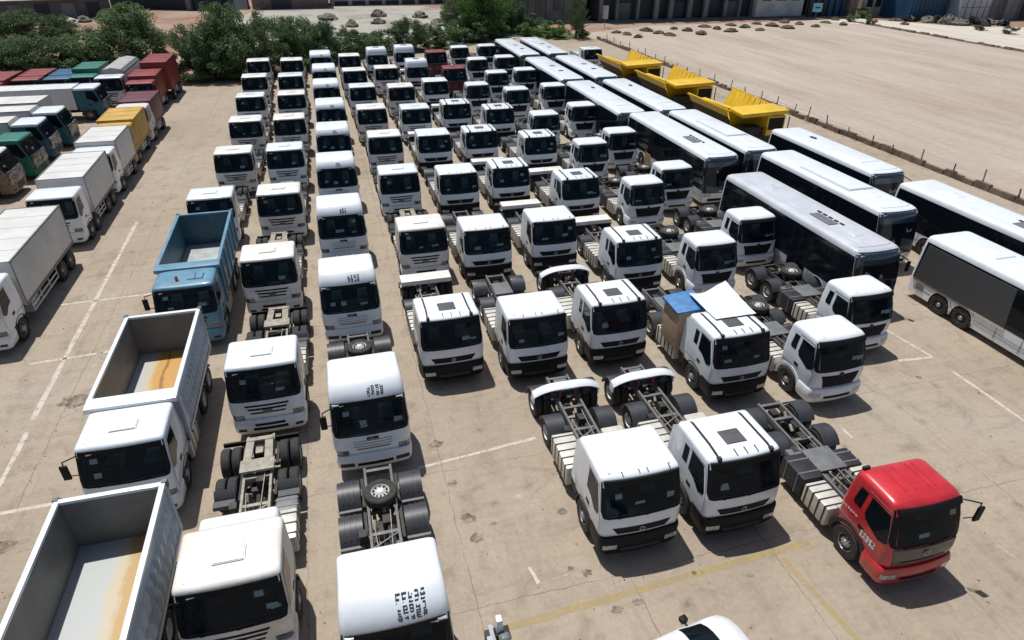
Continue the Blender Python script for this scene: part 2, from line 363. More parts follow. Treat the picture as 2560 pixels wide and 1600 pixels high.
    for k in range(papers):
        px = rr.choice([-.75, -.3, .45, .75])+rr.uniform(-.08, .08); pz = zt_+rr.uniform(-.02, .12); pw = rr.uniform(.18, .34); ph = rr.uniform(.08, .18)
        mb.add([(px, sh.fy(px, pz)+.03, pz), (px+pw, sh.fy(px+pw, pz)+.03, pz+.02), (px+pw, sh.fy(px, pz+ph)+.03, pz+ph), (px, sh.fy(px, pz+ph)+.03, pz+ph)], [(0, 1, 2, 3)])
    sx_ = rr.choice([-.92, -.88, .70]); mb.box(sx_, sx_+rr.uniform(.12, .24), sh.fy(-.85, wz1-.09)-.026, sh.fy(-.85, wz1-.09)-.024, wz1-.13, wz1-.08)
    if rr.random() < .6: px = rr.choice([-.85, -.8, .55, .7])+rr.uniform(-.06, .06); pz = wz1-rr.uniform(.38, .55); mb.add([(px, sh.fy(px, pz)+.03, pz), (px+.2, sh.fy(px, pz)+.03, pz), (px+.2, sh.fy(px, pz+.15)+.03, pz+.15), (px, sh.fy(px, pz+.15)+.03, pz+.15)], [(0, 1, 2, 3)])
    mb.build('paper_sticker', 'paper', w)
    # side windows, seams, handles
    yo = .0
    for sg in (-1, 1):
        if K == 'con':
            a = [(.50, 2.55), (.26, 1.78), (.33, 1.70), (.55, 1.62), (1.12, 1.84), (1.20, 1.98), (1.17, 2.56)]
            a2 = [(1.33, 2.56), (1.36, 1.96), (1.62, 1.96), (1.66, 2.05), (1.60, 2.56)]
        else:
            a = [(.62, 2.6), (.33, 1.85), (.36, 1.72), (.62, 1.64), (.95, 1.86), (1.28, 1.94), (1.27, 2.62)]
            a2 = [(1.42, 2.58), (1.42, 2.0), (1.68, 2.0), (1.68, 2.58)] if K == 'sun' else None
        mb = MB(); sh.side(mb, sg, a, .008); mb.build('side_window', 'dglass', c)
        if a2: mb = MB(); sh.side(mb, sg, a2, .008); mb.build('side_window', 'dglass', c)
        mb = MB()
        sh.side_line(mb, sg, [(.30, .96), (.22, 1.3), (.24, 1.7), (.36, 2.2), (.54, 2.66)], .016); sh.side_line(mb, sg, [(1.32, 1.0), (1.32, 2.66)], .016)
        sh.side_line(mb, sg, [(.54, 2.66), (1.32, 2.66)], .014)
        sh.side_line(mb, sg, [(1.33, 1.32), (2.1, 1.32)], .012)
        mb.build('door_seam', 'mid', c)
        mb = MB(); sh.side(mb, sg, [(1.02, 1.50), (1.02, 1.38), (1.24, 1.40), (1.24, 1.52)], .012); mb.build('door_handle', 'black', c)
    # roof details
    mb = MB()
    if K == 'flat' and hatch:
        mb.box(-.36, .36, .98, 1.55, 2.90, 2.952, 0, .03, .03); mb.build('roof_hatch', paint, c, bevel=.006)
        mb = MB(); mb.box(-.36, .36, .955, .975, 2.90, 2.945, 0); mb.box(.37, .385, .98, 1.4, 2.90, 2.942, 0); mb.build('hatch_gasket', 'mid', c)
    elif K in ('sun', 'high'):
        zt2 = L[-1][0]; y0 = .92 if K == 'sun' else 1.05
        mb.box(-.34, .36, y0, y0+.62, zt2-.02, zt2+.022, 0, .03, .03); mb.build('sunroof', 'sunroof', c, bevel=.01)
        if K == 'sun':
            for sg in (-1, 1):
                mb = MB(); z_ = 2.93
                pth = [(sg*.84, .48, 2.89), (sg*.84, .72, 2.93), (sg*.82, 1.1, 2.945), (sg*.82, 2.05, 2.94), (sg*.82, 2.24, 2.86)]
                for p, q in zip(pth, pth[1:]): mb.bar(p, q, .06, .04)
                mb.box(sg*.84-.06, sg*.84+.06, .44, .56, 2.84, 2.95)
                mb.build('roof_rail', 'grey', c)
            mb = MB()
            for xx in (-.25, .08, .42): mb.bar((xx, .49, 2.90), (xx+.01, .74, 2.935), .026, .02)
            mb.build('roof_bracket', 'grey', c)
    elif K == 'plain':
        mb = MB()
        for xx in (-.55, -.05, .2, .85): mb.bar((xx, .46, 2.875), (xx, .60, 2.92), .022, .03)
        mb.build('roof_bracket', 'grey', c)
    if K in ('flat', 'plain', 'con'):
        for sg in (-1, 1):
            mb = MB(); xx = sg*(.88 if K != 'con' else .70); zz = L[-3][0]
            mb.box(xx-.07, xx+.07, .60, .68, zz-.04, zz+.03, 0, .01, .02); mb.build('marker_lamp', 'mid', c)
    if K in ('tall', 'high'):
        for sg in (-1, 1):
            mb = MB(); mb.box(sg*1.0-.1, sg*1.0+.1, .40, .47, 2.72, 2.76); mb.build('marker_lamp', 'lamp', c)
    if sticker:
        mb = MB(); cols, rows, cs, x0 = sticker
        def mp(u, v): return (u, sh.fy(u, v)-.006, v)
        glyphs(mb, mp, x0, 2.88, cols, rows, cs, seed+5, .34)
        mb.build('roof_lettering', 'grey', c)
    # visor
    if K in ('sun', 'plain'):
        mb = MB(); pts = []
        for j in range(17):
            x = -1.12+2.24*j/16; pts.append((x, sh.fy(x, 2.76)))
        for (za, zb_, o1, o2) in ((2.66, 2.83, .12, .05),):
            lo = [(x, y-o1, za) for x, y in pts]; hi = [(x, y-o2, zb_) for x, y in pts]; lo2 = [(x, y-o1+.02, za) for x, y in pts]; hi2 = [(x, y-o2+.06, zb_) for x, y in pts]
            mb.grid([lo, hi]); mb.grid([hi, hi2]); mb.grid([hi2, lo2]); mb.grid([lo2, lo])
        mb.build('sun_visor', 'black', c, ang=60)
    elif K == 'con':
        mb = MB(); pts = []
        for j in range(17):
            x = -1.02+2.04*j/16; pts.append((x, sh.fy(x, 2.74)))
        lo = [(x, y-.12, 2.66) for x, y in pts]; hi = [(x, y-.05, 2.80) for x, y in pts]; lo2 = [(x, y-.10, 2.66) for x, y in pts]; hi2 = [(x, y+.02, 2.81) for x, y in pts]
        mb.grid([lo, hi]); mb.grid([hi, hi2]); mb.grid([hi2, lo2]); mb.grid([lo2, lo]); mb.build('sun_visor', 'black', c, ang=60)
    # fronts
    if K == 'flat':
        for k, (z, w_) in enumerate(((1.50, .74), (1.36, .66), (1.20, .60))):
            mb = MB(); sh.front(mb, z-.03, z+.035, lambda t, w_=w_: -w_+.04*(1-t), lambda t, w_=w_: w_-.04*(1-t), .012, 8, 1); mb.build('grille_slot', 'black', c)
        if emblem: mb = MB(); sh.front(mb, 1.20, 1.31, -.16, .16, .02, 2, 1); mb.build('emblem', 'mid', c)
        bp, bm_ = paint, 'black'
    elif K == 'tall':
        for k, z in enumerate((1.46, 1.36, 1.26)):
            mb = MB(); sh.front(mb, z-.008, z+.010, -.62, .62, .008, 8, 1); mb.build('grille_line', 'mid', c)
        mb = MB(); sh.front(mb, 1.12, 1.17, -.55, .55, .01, 8, 1); mb.build('grille_slot', 'mid', c)
        mb = MB(); sh.front(mb, 1.50, 1.60, -.19, .19, .02, 4, 1); mb.build('emblem', 'grey', c)
        mb = MB(); glyphs(mb, lambda u, v: (u, sh.fy(u, v)-.024, v), -.13, 1.52, 3, 1, .06, 3, .3); mb.build('emblem_lettering', 'rim', c)
    elif K in ('sun', 'plain', 'high'):
        mb = MB(); sh.front(mb, 1.10, 1.34, lambda t: -.72-.16*t, lambda t: .72+.16*t, .012, 10, 2); g = mb.build('grille', 'black', c)
        mb = MB(); mb.cyl((0, sh.fy(0, 1.22)-.012, 1.22), (0, sh.fy(0, 1.22)-.035, 1.22), .085, 16, 0); mb.cyl((0, sh.fy(0, 1.22)-.012, 1.22), (0, sh.fy(0, 1.22)-.037, 1.22), .06, 16, 1)
        mb.bar((-.02, sh.fy(0, 1.22)-.04, 1.17), (.03, sh.fy(0, 1.22)-.04, 1.27), .02, .01, 0); mb.build('emblem', ['rim', 'black'], g)
    elif K == 'con':
        if paint == 'red':
            mb = MB(); sh.front(mb, 1.05, 1.62, lambda t: -.92-.10*t, lambda t: .92+.10*t, .02, 14, 4); g = mb.build('grille', 'mid_dark', c)
            mb = MB(); sh.front(mb, 1.16, 1.19, -.7, .7, .03, 8, 1); mb.build('grille_slot', 'black', g)
            mb = MB(); mb.cyl((0, sh.fy(0, 1.42)-.02, 1.42), (0, sh.fy(0, 1.42)-.045, 1.42), .10, 16, 0); mb.cyl((0, sh.fy(0, 1.42)-.02, 1.42), (0, sh.fy(0, 1.42)-.048, 1.42), .07, 16, 1)
            for xx in (-.03, .03): mb.bar((xx-.02, sh.fy(0, 1.42)-.05, 1.36), (xx+.01, sh.fy(0, 1.42)-.05, 1.48), .018, .01, 0)
            mb.build('emblem', ['rim', 'grey'], g)
        else:
            mb = MB(); sh.front(mb, .97, 1.50, lambda t: -.66-.17*t, lambda t: .66+.17*t, .012, 10, 2); g = mb.build('grille', 'black', c)
            mb = MB()
            for k in range(5): z = 1.02+.095*k; sh.front(mb, z, z+.03, lambda t, k=k: -.62-.028*k, lambda t, k=k: .62+.028*k, .035, 10, 1, 0, .02)
            mb.build('grille_bar', 'grey', g)
            mb = MB(); mb.cyl((0, sh.fy(0, 1.5)-.01, 1.52), (0, sh.fy(0, 1.5)-.04, 1.52), .09, 6, 0); mb.build('emblem', 'grey', c)
    # bumper
    black_b = K in ('sun', 'plain', 'high')
    BL = [(.34, -.02, .75, 1.16, .18, .03, .08), (.45, -.08, .8, 1.22, .20, .03, .10), (.84, -.08, .8, 1.235, .20, .03, .10), (.93, -.02, .8, 1.2, .18, .03, .08)]
    if black_b: BL[2] = (.94, -.08, .8, 1.24, .20, .03, .10); BL[3] = (1.02, -.035, .8, 1.235, .18, .03, .08)
    if K == 'con': BL = [(z, a, b_, c_-.04, d, e_, f+.04) for z, a, b_, c_, d, e_, f in BL]
    if wrap: BL[3] = (.93, 0, .8, 1.2, .18, .03, .08)
    bs = Shape(BL); mb = MB(); bs.shell(mb, None, bottom=True); bpaint = 'black' if black_b else paint
    bo = mb.build('bumper', [bpaint], root, ang=50)
    mb = MB()
    if not black_b: bs.front(mb, .52, .63, -.58, .58, .012, 8, 1); 
    else: bs.front(mb, .50, .62, -.62, .62, .012, 8, 1)
    mb.build('bumper_slot', 'black' if not black_b else 'grey', bo)
    if K == 'flat':
        mb = MB(); bs.front(mb, .70, .80, -.5, .5, .012, 8, 1); mb.build('bumper_slot', 'black', bo)
    for sg in (-1, 1):
        mb = MB()
        if K in ('flat', 'tall'): sh.front(mb, .94, 1.14, (lambda t: .80+.0*t) if sg > 0 else (lambda t: -1.19), (lambda t: 1.19) if sg > 0 else (lambda t: -.80), .012, 6, 1)
        else: bs.front(mb, .60, .76, .74 if sg > 0 else -1.14, 1.14 if sg > 0 else -.74, .014, 6, 1)
        mb.build('headlight', 'lamp' if not (K in ('flat', 'tall')) else 'lampd', bo)
        mb = MB()
        if K in ('flat',): bs.front(mb, .50, .60, .82 if sg > 0 else -1.08, 1.08 if sg > 0 else -.82, .014, 5, 1); mb.build('fog_lamp', 'grey', bo)
        elif K == 'tall': bs.front(mb, .52, .66, .68 if sg > 0 else -1.12, 1.12 if sg > 0 else -.68, .014, 5, 1); mb.build('fog_lamp', 'grey', bo)
    # steps & arches
    for sg in (-1, 1):
        mb = MB(); xx = 1.18 if K != 'con' else 1.12
        x0, x1 = sorted((sg*(xx-.12), sg*(xx+.0)))
        ap = paint if K in ('con',) and paint != 'red' else 'grey'
        mb.arc(min(sg*.82, sg*(xx+.05)), max(sg*.82, sg*(xx+.05)), 1.42, .52, .60, -5, 178, .045 if K != 'con' else .11, 14)
        mb.build('wheel_arch', ap, root, ang=50)
        mb = MB()
        for z in (.42, .72): mb.box(min(sg*.95, sg*(xx+.02)), max(sg*.95, sg*(xx+.02)), .32, .78, z, z+.05)
        mb.build('step', 'chrome' if paint == 'red' else 'mid', root)
        if paint == 'red' or K == 'con':
            mb = MB(); mb.box(min(sg*.85, sg*(xx-.03)), max(sg*.85, sg*(xx-.03)), .2, .82, .45, .98); mb.build('step_panel', 'maroon' if paint == 'red' else paint, root)
    if mirrors:
        for sg in ((-1, 1) if mirrors is True else (mirrors,)):
            mb = MB(); mb.bar((sg*1.1, .45, 2.68), (sg*1.42, .18, 2.72), .035, .035); mb.bar((sg*1.42, .18, 2.74), (sg*1.42, .18, 2.2), .03, .03); mb.bar((sg*1.2, .3, 2.08), (sg*1.42, .18, 2.2), .03, .03)
            mb.box(sg*1.42-.10, sg*1.42+.10, .10, .17, 2.12, 2.62); mb.build('mirror', 'black', root, bevel=.02)
    if K in ('sun', 'plain', 'high'):
        for sg in (-1, 1):
            mb = MB(); mb.add([(sg*1.20, 2.28, 1.0), (sg*1.20, 2.62, 1.05), (sg*1.12, 2.60, 2.5), (sg*1.14, 2.28, 2.78), (sg*1.16, 2.28, 1.0), (sg*1.16, 2.62, 1.05), (sg*1.08, 2.60, 2.5), (sg*1.10, 2.28, 2.78)],
                              [(0, 1, 2, 3), (4, 7, 6, 5), (0, 4, 5, 1), (1, 5, 6, 2), (2, 6, 7, 3), (3, 7, 4, 0)]); mb.build('side_deflector', paint, root)
    return c
M['mid_dark'] = mat('dark_grey_front_panel', (.06, .062, .06), .4, coat=.3)
M['lampd'] = mat('dark_headlight_glass', (.14, .15, .16), .1, coat=.8, var=.6, vscale=12)

def chassis(root, kind, ye=7.1, tail='arch'):
    A1, A2 = {'flat': (5.8, 7.2), 'tall': (5.18, 6.58), 'con': (5.35, 6.68), 'conf': (5.35, 6.68)}.get(kind, (5.3, 7.0))
    if ye == 7.1: ye = {'flat': 7.85, 'tall': 7.4, 'con': 7.2, 'conf': 7.2}.get(kind, 7.8)
    rail = {'flat': 'olive', 'con': 'frame'}.get(kind, 'railg')
    if kind == 'tall': rail = 'railg'
    mb = MB()
    for sg in (-1, 1): mb.box(min(sg*.36, sg*.44), max(sg*.36, sg*.44), .9, ye, .72, .99)
    ys = [2.5, 3.6, 4.7, 5.9, ye-.12]
    if kind in ('con', 'conf'): ys = [2.5, 3.3, 4.2, 5.2, 6.3, ye-.12]
    for y in ys: mb.box(-.37, .37, y-.06, y+.06, .78, .965)
    for y in (3.2, 4.2): mb.bar((-.37, y, .97), (.37, y+.4, .97), .05, .03)
    f = mb.build('chassis_frame', rail, root, bevel=.01)
    mb = MB(); mb.cyl((0, .9, .72), (0, 2.6, .70), .28, 10); mb.cyl((0, 2.6, .7), (0, 5.4, .62), .07, 8); mb.box(-.30, .30, 1.7, 2.9, .45, .9)
    for y in (1.42, A1, A2): mb.cyl((-1.0, y, .51), (1.0, y, .51), .09, 8); mb.box(-.22, .22, y-.24, y+.24, .35, .68)
    for sg in (-1, 1):
        for y in (A1, A2): mb.bar((sg*.52, y-.6, .70), (sg*.52, y+.6, .70), .09, .12)
        mb.bar((sg*.40, 3., .66), (sg*.40, 6.9, .66), .03, .03)
    mb.cyl((-.28, 3.1, .88), (-.28, 3.9, .88), .10, 8); mb.cyl((.2, 4.2, .84), (.2, 4.95, .84), .12, 8); mb.box(-.2, .12, 2.3, 2.48, .95, 1.25)
    for i in range(5): mb.bar((-.3+.12*i, 2.4, .96+.02*i), (-.34+.15*i, 4.9, .93), .018, .018)
    for k, (x_, y_, w_, l_, h_) in enumerate([(.15, 3.3, .16, .5, .22), (-.3, 4.55, .14, .3, .25), (.62, 2.6, .3, .35, .5), (-.62, 4.75, .25, .3, .35), (.1, A1, .3, .35, .3), (-.08, A2, .3, .35, .28), (.28, A1+.65, .12, .4, .2), (-.2, A1+.7, .2, .12, .35)]):
        mb.box(x_-w_/2, x_+w_/2, y_-l_/2, y_+l_/2, .66, .68+h_, 0, .02, .02)
    mb.build('drivetrain', 'frame', root)
    mb = MB()
    for k, (x_, y_) in enumerate([(.22, 2.55), (-.15, 3.0), (.3, 4.1), (-.28, 5.0), (.05, A1+.4), (.25, A2-.3)]): mb.cyl((x_, y_, .8), (x_+.02, y_+.22, .93+.03*(k % 2)), .055, 8)
    mb.bar((-.1, 2.4, 1.0), (-.3, 5.2, .99), .022, .022); mb.bar((.1, 2.4, 1.05), (.22, A1+.3, .99), .022, .022)
    mb.build('hoses_and_valves', 'olive', root)
    # wheels
    for sg in (-1, 1):
        wheel(root, sg*1.24 if kind not in ('con', 'conf') else sg*1.18, 1.42, sg=sg, rim='rim')
        for y in (A1, A2): wheel(root, sg*1.22, y, sg=sg, dual=True, rim='rimw')
    # tanks
    def tank(sg, y0, y1, m, hh=.62, name='fuel_tank', straps=3, x0=.56, x1=1.20):
        mb = MB(); mb.box(min(sg*x0, sg*x1), max(sg*x0, sg*x1), y0, y1, .34, .34+hh); t = mb.build(name, m, root, bevel=.06)
        mb = MB()
        for i in range(straps):
            y = y0+(y1-y0)*(i+.5)/straps; mb.box(min(sg*(x0-.02), sg*(x1+.012)), max(sg*(x0-.02), sg*(x1+.012)), y-.025, y+.025, .33, .352+hh)
        mb.build('tank_strap', 'grey' if m == 'cream' else 'mid', t)
    if kind in ('flat',):
        tank(1, 3.15, 4.3, 'cream'); tank(1, 4.4, 4.95, 'mid', .5, 'air_tank', 2); tank(-1, 2.9, 4.3, 'cream')
    elif kind == 'tall':
        tank(1, 2.7, 3.8, 'grey'); tank(-1, 2.7, 3.9, 'mid')
    elif kind in ('con', 'conf'):
        tank(1, 2.3, 3.6, 'cream', .66, x1=1.25); tank(1, 3.7, 4.5, 'grey', .6, 'air_tank', 2, .5, 1.2); tank(-1, 2.2, 3.3, 'cream', .70, straps=4, x1=1.27); tank(-1, 3.4, 4.5, 'grey', .74, 'battery_box', 2, .5, 1.25)
    else:
        tank(-1, 2.85, 4.5, 'cream', .74, straps=5, x0=.50, x1=1.27); tank(1, 3.0, 4.5, 'cream', .68, 'battery_box', 2, .5, 1.27)
        mb = MB(); mb.cyl((-1.15, 2.45, .75), (-.65, 2.45, .75), .26, 14); mb.build('air_filter', 'grey', root)
    # mudguards etc
    if kind == 'tall':
        for sg in (-1, 1):
            for y in (A1, A2):
                mb = MB(); mb.arc(min(sg*.60, sg*1.27), max(sg*.60, sg*1.27), y, .50, .56, 18, 162, .04, 8)
                for q in (.80, .96, 1.12): mb.arc(min(sg*(q-.02), sg*(q+.02)), max(sg*(q-.02), sg*(q+.02)), y, .50, .60, 40, 140, .02, 6)
                g = mb.build('mudguard', 'guard', root, ang=60)
                mb = MB(); mb.box(min(sg*.60, sg*1.27), max(sg*.60, sg*1.27), y-.66, y-.57, .60, .72); mb.build('mudguard_lip', 'railg', g)
        mb = MB(); w = wheel(root, 0, 6.0, .50, .26, 1, False, 'rimw', 1.02, 'spare_wheel', True); w.location = (0, 6.05, 1.26)
    elif kind == 'flat':
        mb = MB()  # fifth wheel saddle
        for sg in (-1, 1): mb.add([(sg*.16, 7.5, 1.12), (sg*.42, 7.5, 1.12), (sg*.46, 6.3, 1.16), (sg*.2, 6.3, 1.16), (sg*.16, 7.5, 1.06), (sg*.42, 7.5, 1.06), (sg*.46, 6.3, 1.08), (sg*.2, 6.3, 1.08)],
            [(0, 1, 2, 3), (4, 7, 6, 5), (0, 4, 5, 1), (1, 5, 6, 2), (2, 6, 7, 3), (3, 7, 4, 0)])
        mb.box(-.52, .52, 5.95, 6.5, 1.07, 1.17); mb.box(-.42, .42, 7.42, 7.6, 1.04, 1.15); mb.box(-.12, .12, 6.9, 7.2, .98, 1.05); mb.build('fifth_wheel', 'olive', root, bevel=.02)
        for sg in (-1, 1):
            mb = MB(); mb.box(min(sg*.62, sg*1.24), max(sg*.62, sg*1.24), 4.95, 5.2, .72, .86); mb.arc(min(sg*.62, sg*1.24), max(sg*.62, sg*1.24), 5.8, .50, .56, 120, 165, .03, 4)
            mb.build('mudguard', 'guard', root)
        mb = MB(); mb.box(-1.2, 1.2, 7.70, 7.78, .78, .93); mb.build('rear_crossbar', 'black', root)
        mb = MB(); L = [(1.05, 2.5, 3.02, 1.0, .1, .1, 0), (2.3, 2.5, 3.02, 1.0, .12, .12, 0), (2.45, 2.55, 2.98, .96, .1, .1, 0), (2.5, 2.62, 2.9, .88, .08, .08, 0)]
        Shape(L).shell(mb, None, bottom=True); mb.build('cab_back_box', 'white', root, ang=50)
    elif kind in ('con', 'conf'):
        for sg in (-1, 1):
            for y in (A1, A2):
                mb = MB(); mb.arc(min(sg*.62, sg*1.25), max(sg*.62, sg*1.25), y, .50, .57, 25, 155, .035, 8); mb.build('mudguard', 'guard', root, ang=60)
        if kind == 'con':
            w = wheel(root, .35, 5.9, .50, .26, 1, False, 'rimw', 1.02, 'spare_wheel', True); w.location = (.32, 5.75, 1.30)
        mb = MB(); mb.box(-.5, .5, 3.6, 4.6, 1.0, 1.08); mb.box(-.95, -.45, 4.35, 4.8, .8, 1.02); mb.build('mounting_plate', 'mid', root, bevel=.02)
    else:
        for sg in (-1, 1):
            mb = MB(); mb.arc(min(sg*.60, sg*1.27), max(sg*.60, sg*1.27), A1, .50, .56, 15, 165, .04, 8); mb.build('mudguard', 'guard', root, ang=60)
            mb = MB(); mb.arc(min(sg*.60, sg*1.27), max(sg*.60, sg*1.27), A2+.05, .50, .57, 5, 120, .04, 8); mb.build('mudguard', 'guard', root, bevel=.02)
        if tail == 'box':
            mb = MB(); mb.box(-1.20, 1.20, 6.65, 7.45, 1.12, 1.36); mb.build('rear_cover', 'dusty', root, bevel=.06)
            mb = MB(); mb.box(-.25, .25, 7.2, 7.5, .97, 1.03); mb.build('hitch_plate', 'mid', root); return
        if tail == 'none':
            for sg in (-1, 1): mb = MB(); mb.arc(min(sg*.60, sg*1.27), max(sg*.60, sg*1.27), A2, .50, .56, 15, 165, .04, 8); mb.build('mudguard', 'guard', root, ang=60)
            mb = MB(); mb.box(-.42, .42, 5.6, 6.7, 1.0, 1.09); mb.build('hitch_plate', 'mid', root, bevel=.02); return
        mb = MB(); top = []; bot = []; n = 14
        for i in range(n+1):
            t = -1+2*i/n; x = 1.27*t; z = 1.50-.38*abs(t)**3; 
            top.append((x, z))
        A = [[(x, 6.36+.12*abs(x)**2, z-.06) for x, z in top], [(x, 6.48+.12*abs(x)**2, z+.02) for x, z in top], [(x, 6.72+.10*abs(x)**2, z+.02) for x, z in top], [(x, 6.78+.10*abs(x)**2, z-.06) for x, z in top]]
        mb.grid(A); B = [[(x, y, z-.03) for x, y, z in r] for r in A]; mb.grid(B)
        for sg in (-1, 1): mb.box(min(sg*1.22, sg*1.27), max(sg*1.22, sg*1.27), 6.62, 6.92, .78, 1.06)
        mb.build('rear_arch', 'white', root, ang=60)
        mb = MB(); mb.box(-.9, .9, 6.5, 6.75, 1.0, 1.12); 
        for xx in (-.7, .55): mb.box(xx, xx+.22, 6.4, 6.7, 1.05, 1.32)
        for xx in (-.3, .3): mb.bar((xx, 6.5, .95), (xx, 6.5, 1.42), .05, .05, 1)
        mb.build('rear_bracket', ['frame', 'redtag'], root)
        mb = MB(); mb.box(-.25, .25, 7.2, 7.5, .97, 1.03); mb.build('hitch_plate', 'mid', root)
M['guard'] = mat('black_mudguard_plastic', (.048, .051, .058), .45, var=.25, vscale=3)
# ---------------- bodies ----------------
def dump_bed(root, m, inner, floor, y0=2.65, y1=7.85, canopy=.5, stain=None, pads=True):
    x = 1.28; zf = 1.35; zt = 2.95
    mb = MB()
    # walls as thin boxes
    for sg in (-1, 1):
        mb.box(min(sg*x, sg*(x-.07)), max(sg*x, sg*(x-.07)), y0, y1, zf-.1, zt)
    mb.box(-x+.07, x-.07, y0, y0+.07, zf-.1, zt)
    mb.box(-x+.07, x-.07, y1-.07, y1, zf-.1, zt-.02)
    b = mb.build('dump_bed', m if m != 'white' else 'bedgrey', root, bevel=.008)
    mb = MB()
    for sg in (-1, 1): mb.box(min(sg*(x+.035), sg*(x-.10)), max(sg*(x+.035), sg*(x-.10)), y0-.02, y1+.02, zt, zt+.09)
    mb.box(-x+.1, x-.1, y1-.12, y1+.03, zt-.015, zt+.075)
    mb.build('bed_rim', m, b, bevel=.01)
    mb = MB(); mb.box(-x+.075, x-.075, y0+.075, y1-.075, zf-.06, zf); mb.build('bed_floor', floor, b)
    mb = MB()   # inner lining, dull steel
    for sg in (-1, 1): mb.box(min(sg*(x-.072), sg*(x-.09)), max(sg*(x-.072), sg*(x-.09)), y0+.09, y1-.09, zf+.004, zt-.03)
    mb.box(-x+.095, x-.095, y0+.072, y0+.09, zf+.004, zt-.03); mb.box(-x+.095, x-.095, y1-.09, y1-.072, zf+.004, zt-.04)
    mb.build('bed_lining', inner, b)
    mb = MB()   # canopy over the cab
    mb.add([(-1.32, y0-canopy, zt+.06), (1.32, y0-canopy, zt+.06), (1.32, y0+.02, zt+.10), (-1.32, y0+.02, zt+.10), (-1.32, y0-canopy, zt-.10), (1.32, y0-canopy, zt-.10), (1.32, y0+.02, zt-.02), (-1.32, y0+.02, zt-.02)],
           [(0, 1, 2, 3), (4, 7, 6, 5), (0, 4, 5, 1), (1, 5, 6, 2), (2, 6, 7, 3), (3, 7, 4, 0)])
    mb.build('bed_canopy', m, b, bevel=.02)
    mb = MB(); mb.box(-1.2, 1.2, y0-.12, y0-.02, zf-.1, zt-.1); 
    for sg in (-1, 1): mb.box(min(sg*1.22, sg*1.3), max(sg*1.22, sg*1.3), y0-.16, y0-.04, .95, zt-.1)
    mb.build('bed_headboard', m if m != 'white' else 'silver', b)
    if pads:
        mb = MB()
        for sg in (-1, 1):
            n = 13
            for i in range(n):
                for r_ in range(2):
                    yc = y0+.32+(y1-y0-.6)*(i+.5*r_)/n; zc = 2.40-.62*r_
                    w_ = .13; h_ = .26; X = sg*(x+.001); Y = sg*(x+.10)
                    o = [(X, yc-w_-.06, zc-h_), (X, yc+w_-.06, zc-h_+.05), (X, yc+w_+.06, zc+h_), (X, yc-w_+.06, zc+h_-.05)]
                    i_ = [(Y, yc-.05-.03, zc-.16), (Y, yc+.05-.03, zc-.15), (Y, yc+.05+.03, zc+.16), (Y, yc-.05+.03, zc+.15)]
                    mb.add(o+i_, [(4, 5, 6, 7), (0, 1, 5, 4), (1, 2, 6, 5), (2, 3, 7, 6), (3, 0, 4, 7)])
            mb.box(min(sg*x, sg*(x+.05)), max(sg*x, sg*(x+.05)), y0, y1, zf-.1, zf+.02)
            mb.box(min(sg*x, sg*(x+.05)), max(sg*x, sg*(x+.05)), y1-.18, y1, zf+.02, zt)
        mb.build('side_embossing', 'bedgrey' if m == 'white' else m, b, ang=20)
    else:
        mb = MB()
        for sg in (-1, 1):
            for i in range(6): yc = y0+.3+(y1-y0-.6)*i/5; mb.box(min(sg*x, sg*(x+.06)), max(sg*x, sg*(x+.06)), yc-.06, yc+.06, zf, zt)
        mb.build('side_rib', m, b)
    mb = MB()
    for sg in (-1, 1): mb.cyl((sg*(x-.1), y1+.02, zt+.0), (sg*(x+.06), y1+.02, zt+.0), .09, 8); mb.box(min(sg*(x-.06), sg*(x+.07)), max(sg*(x-.06), sg*(x+.07)), y1-.05, y1+.08, zt-.12, zt+.12)
    mb.build('tailgate_hinge', 'mid', b)
    return b
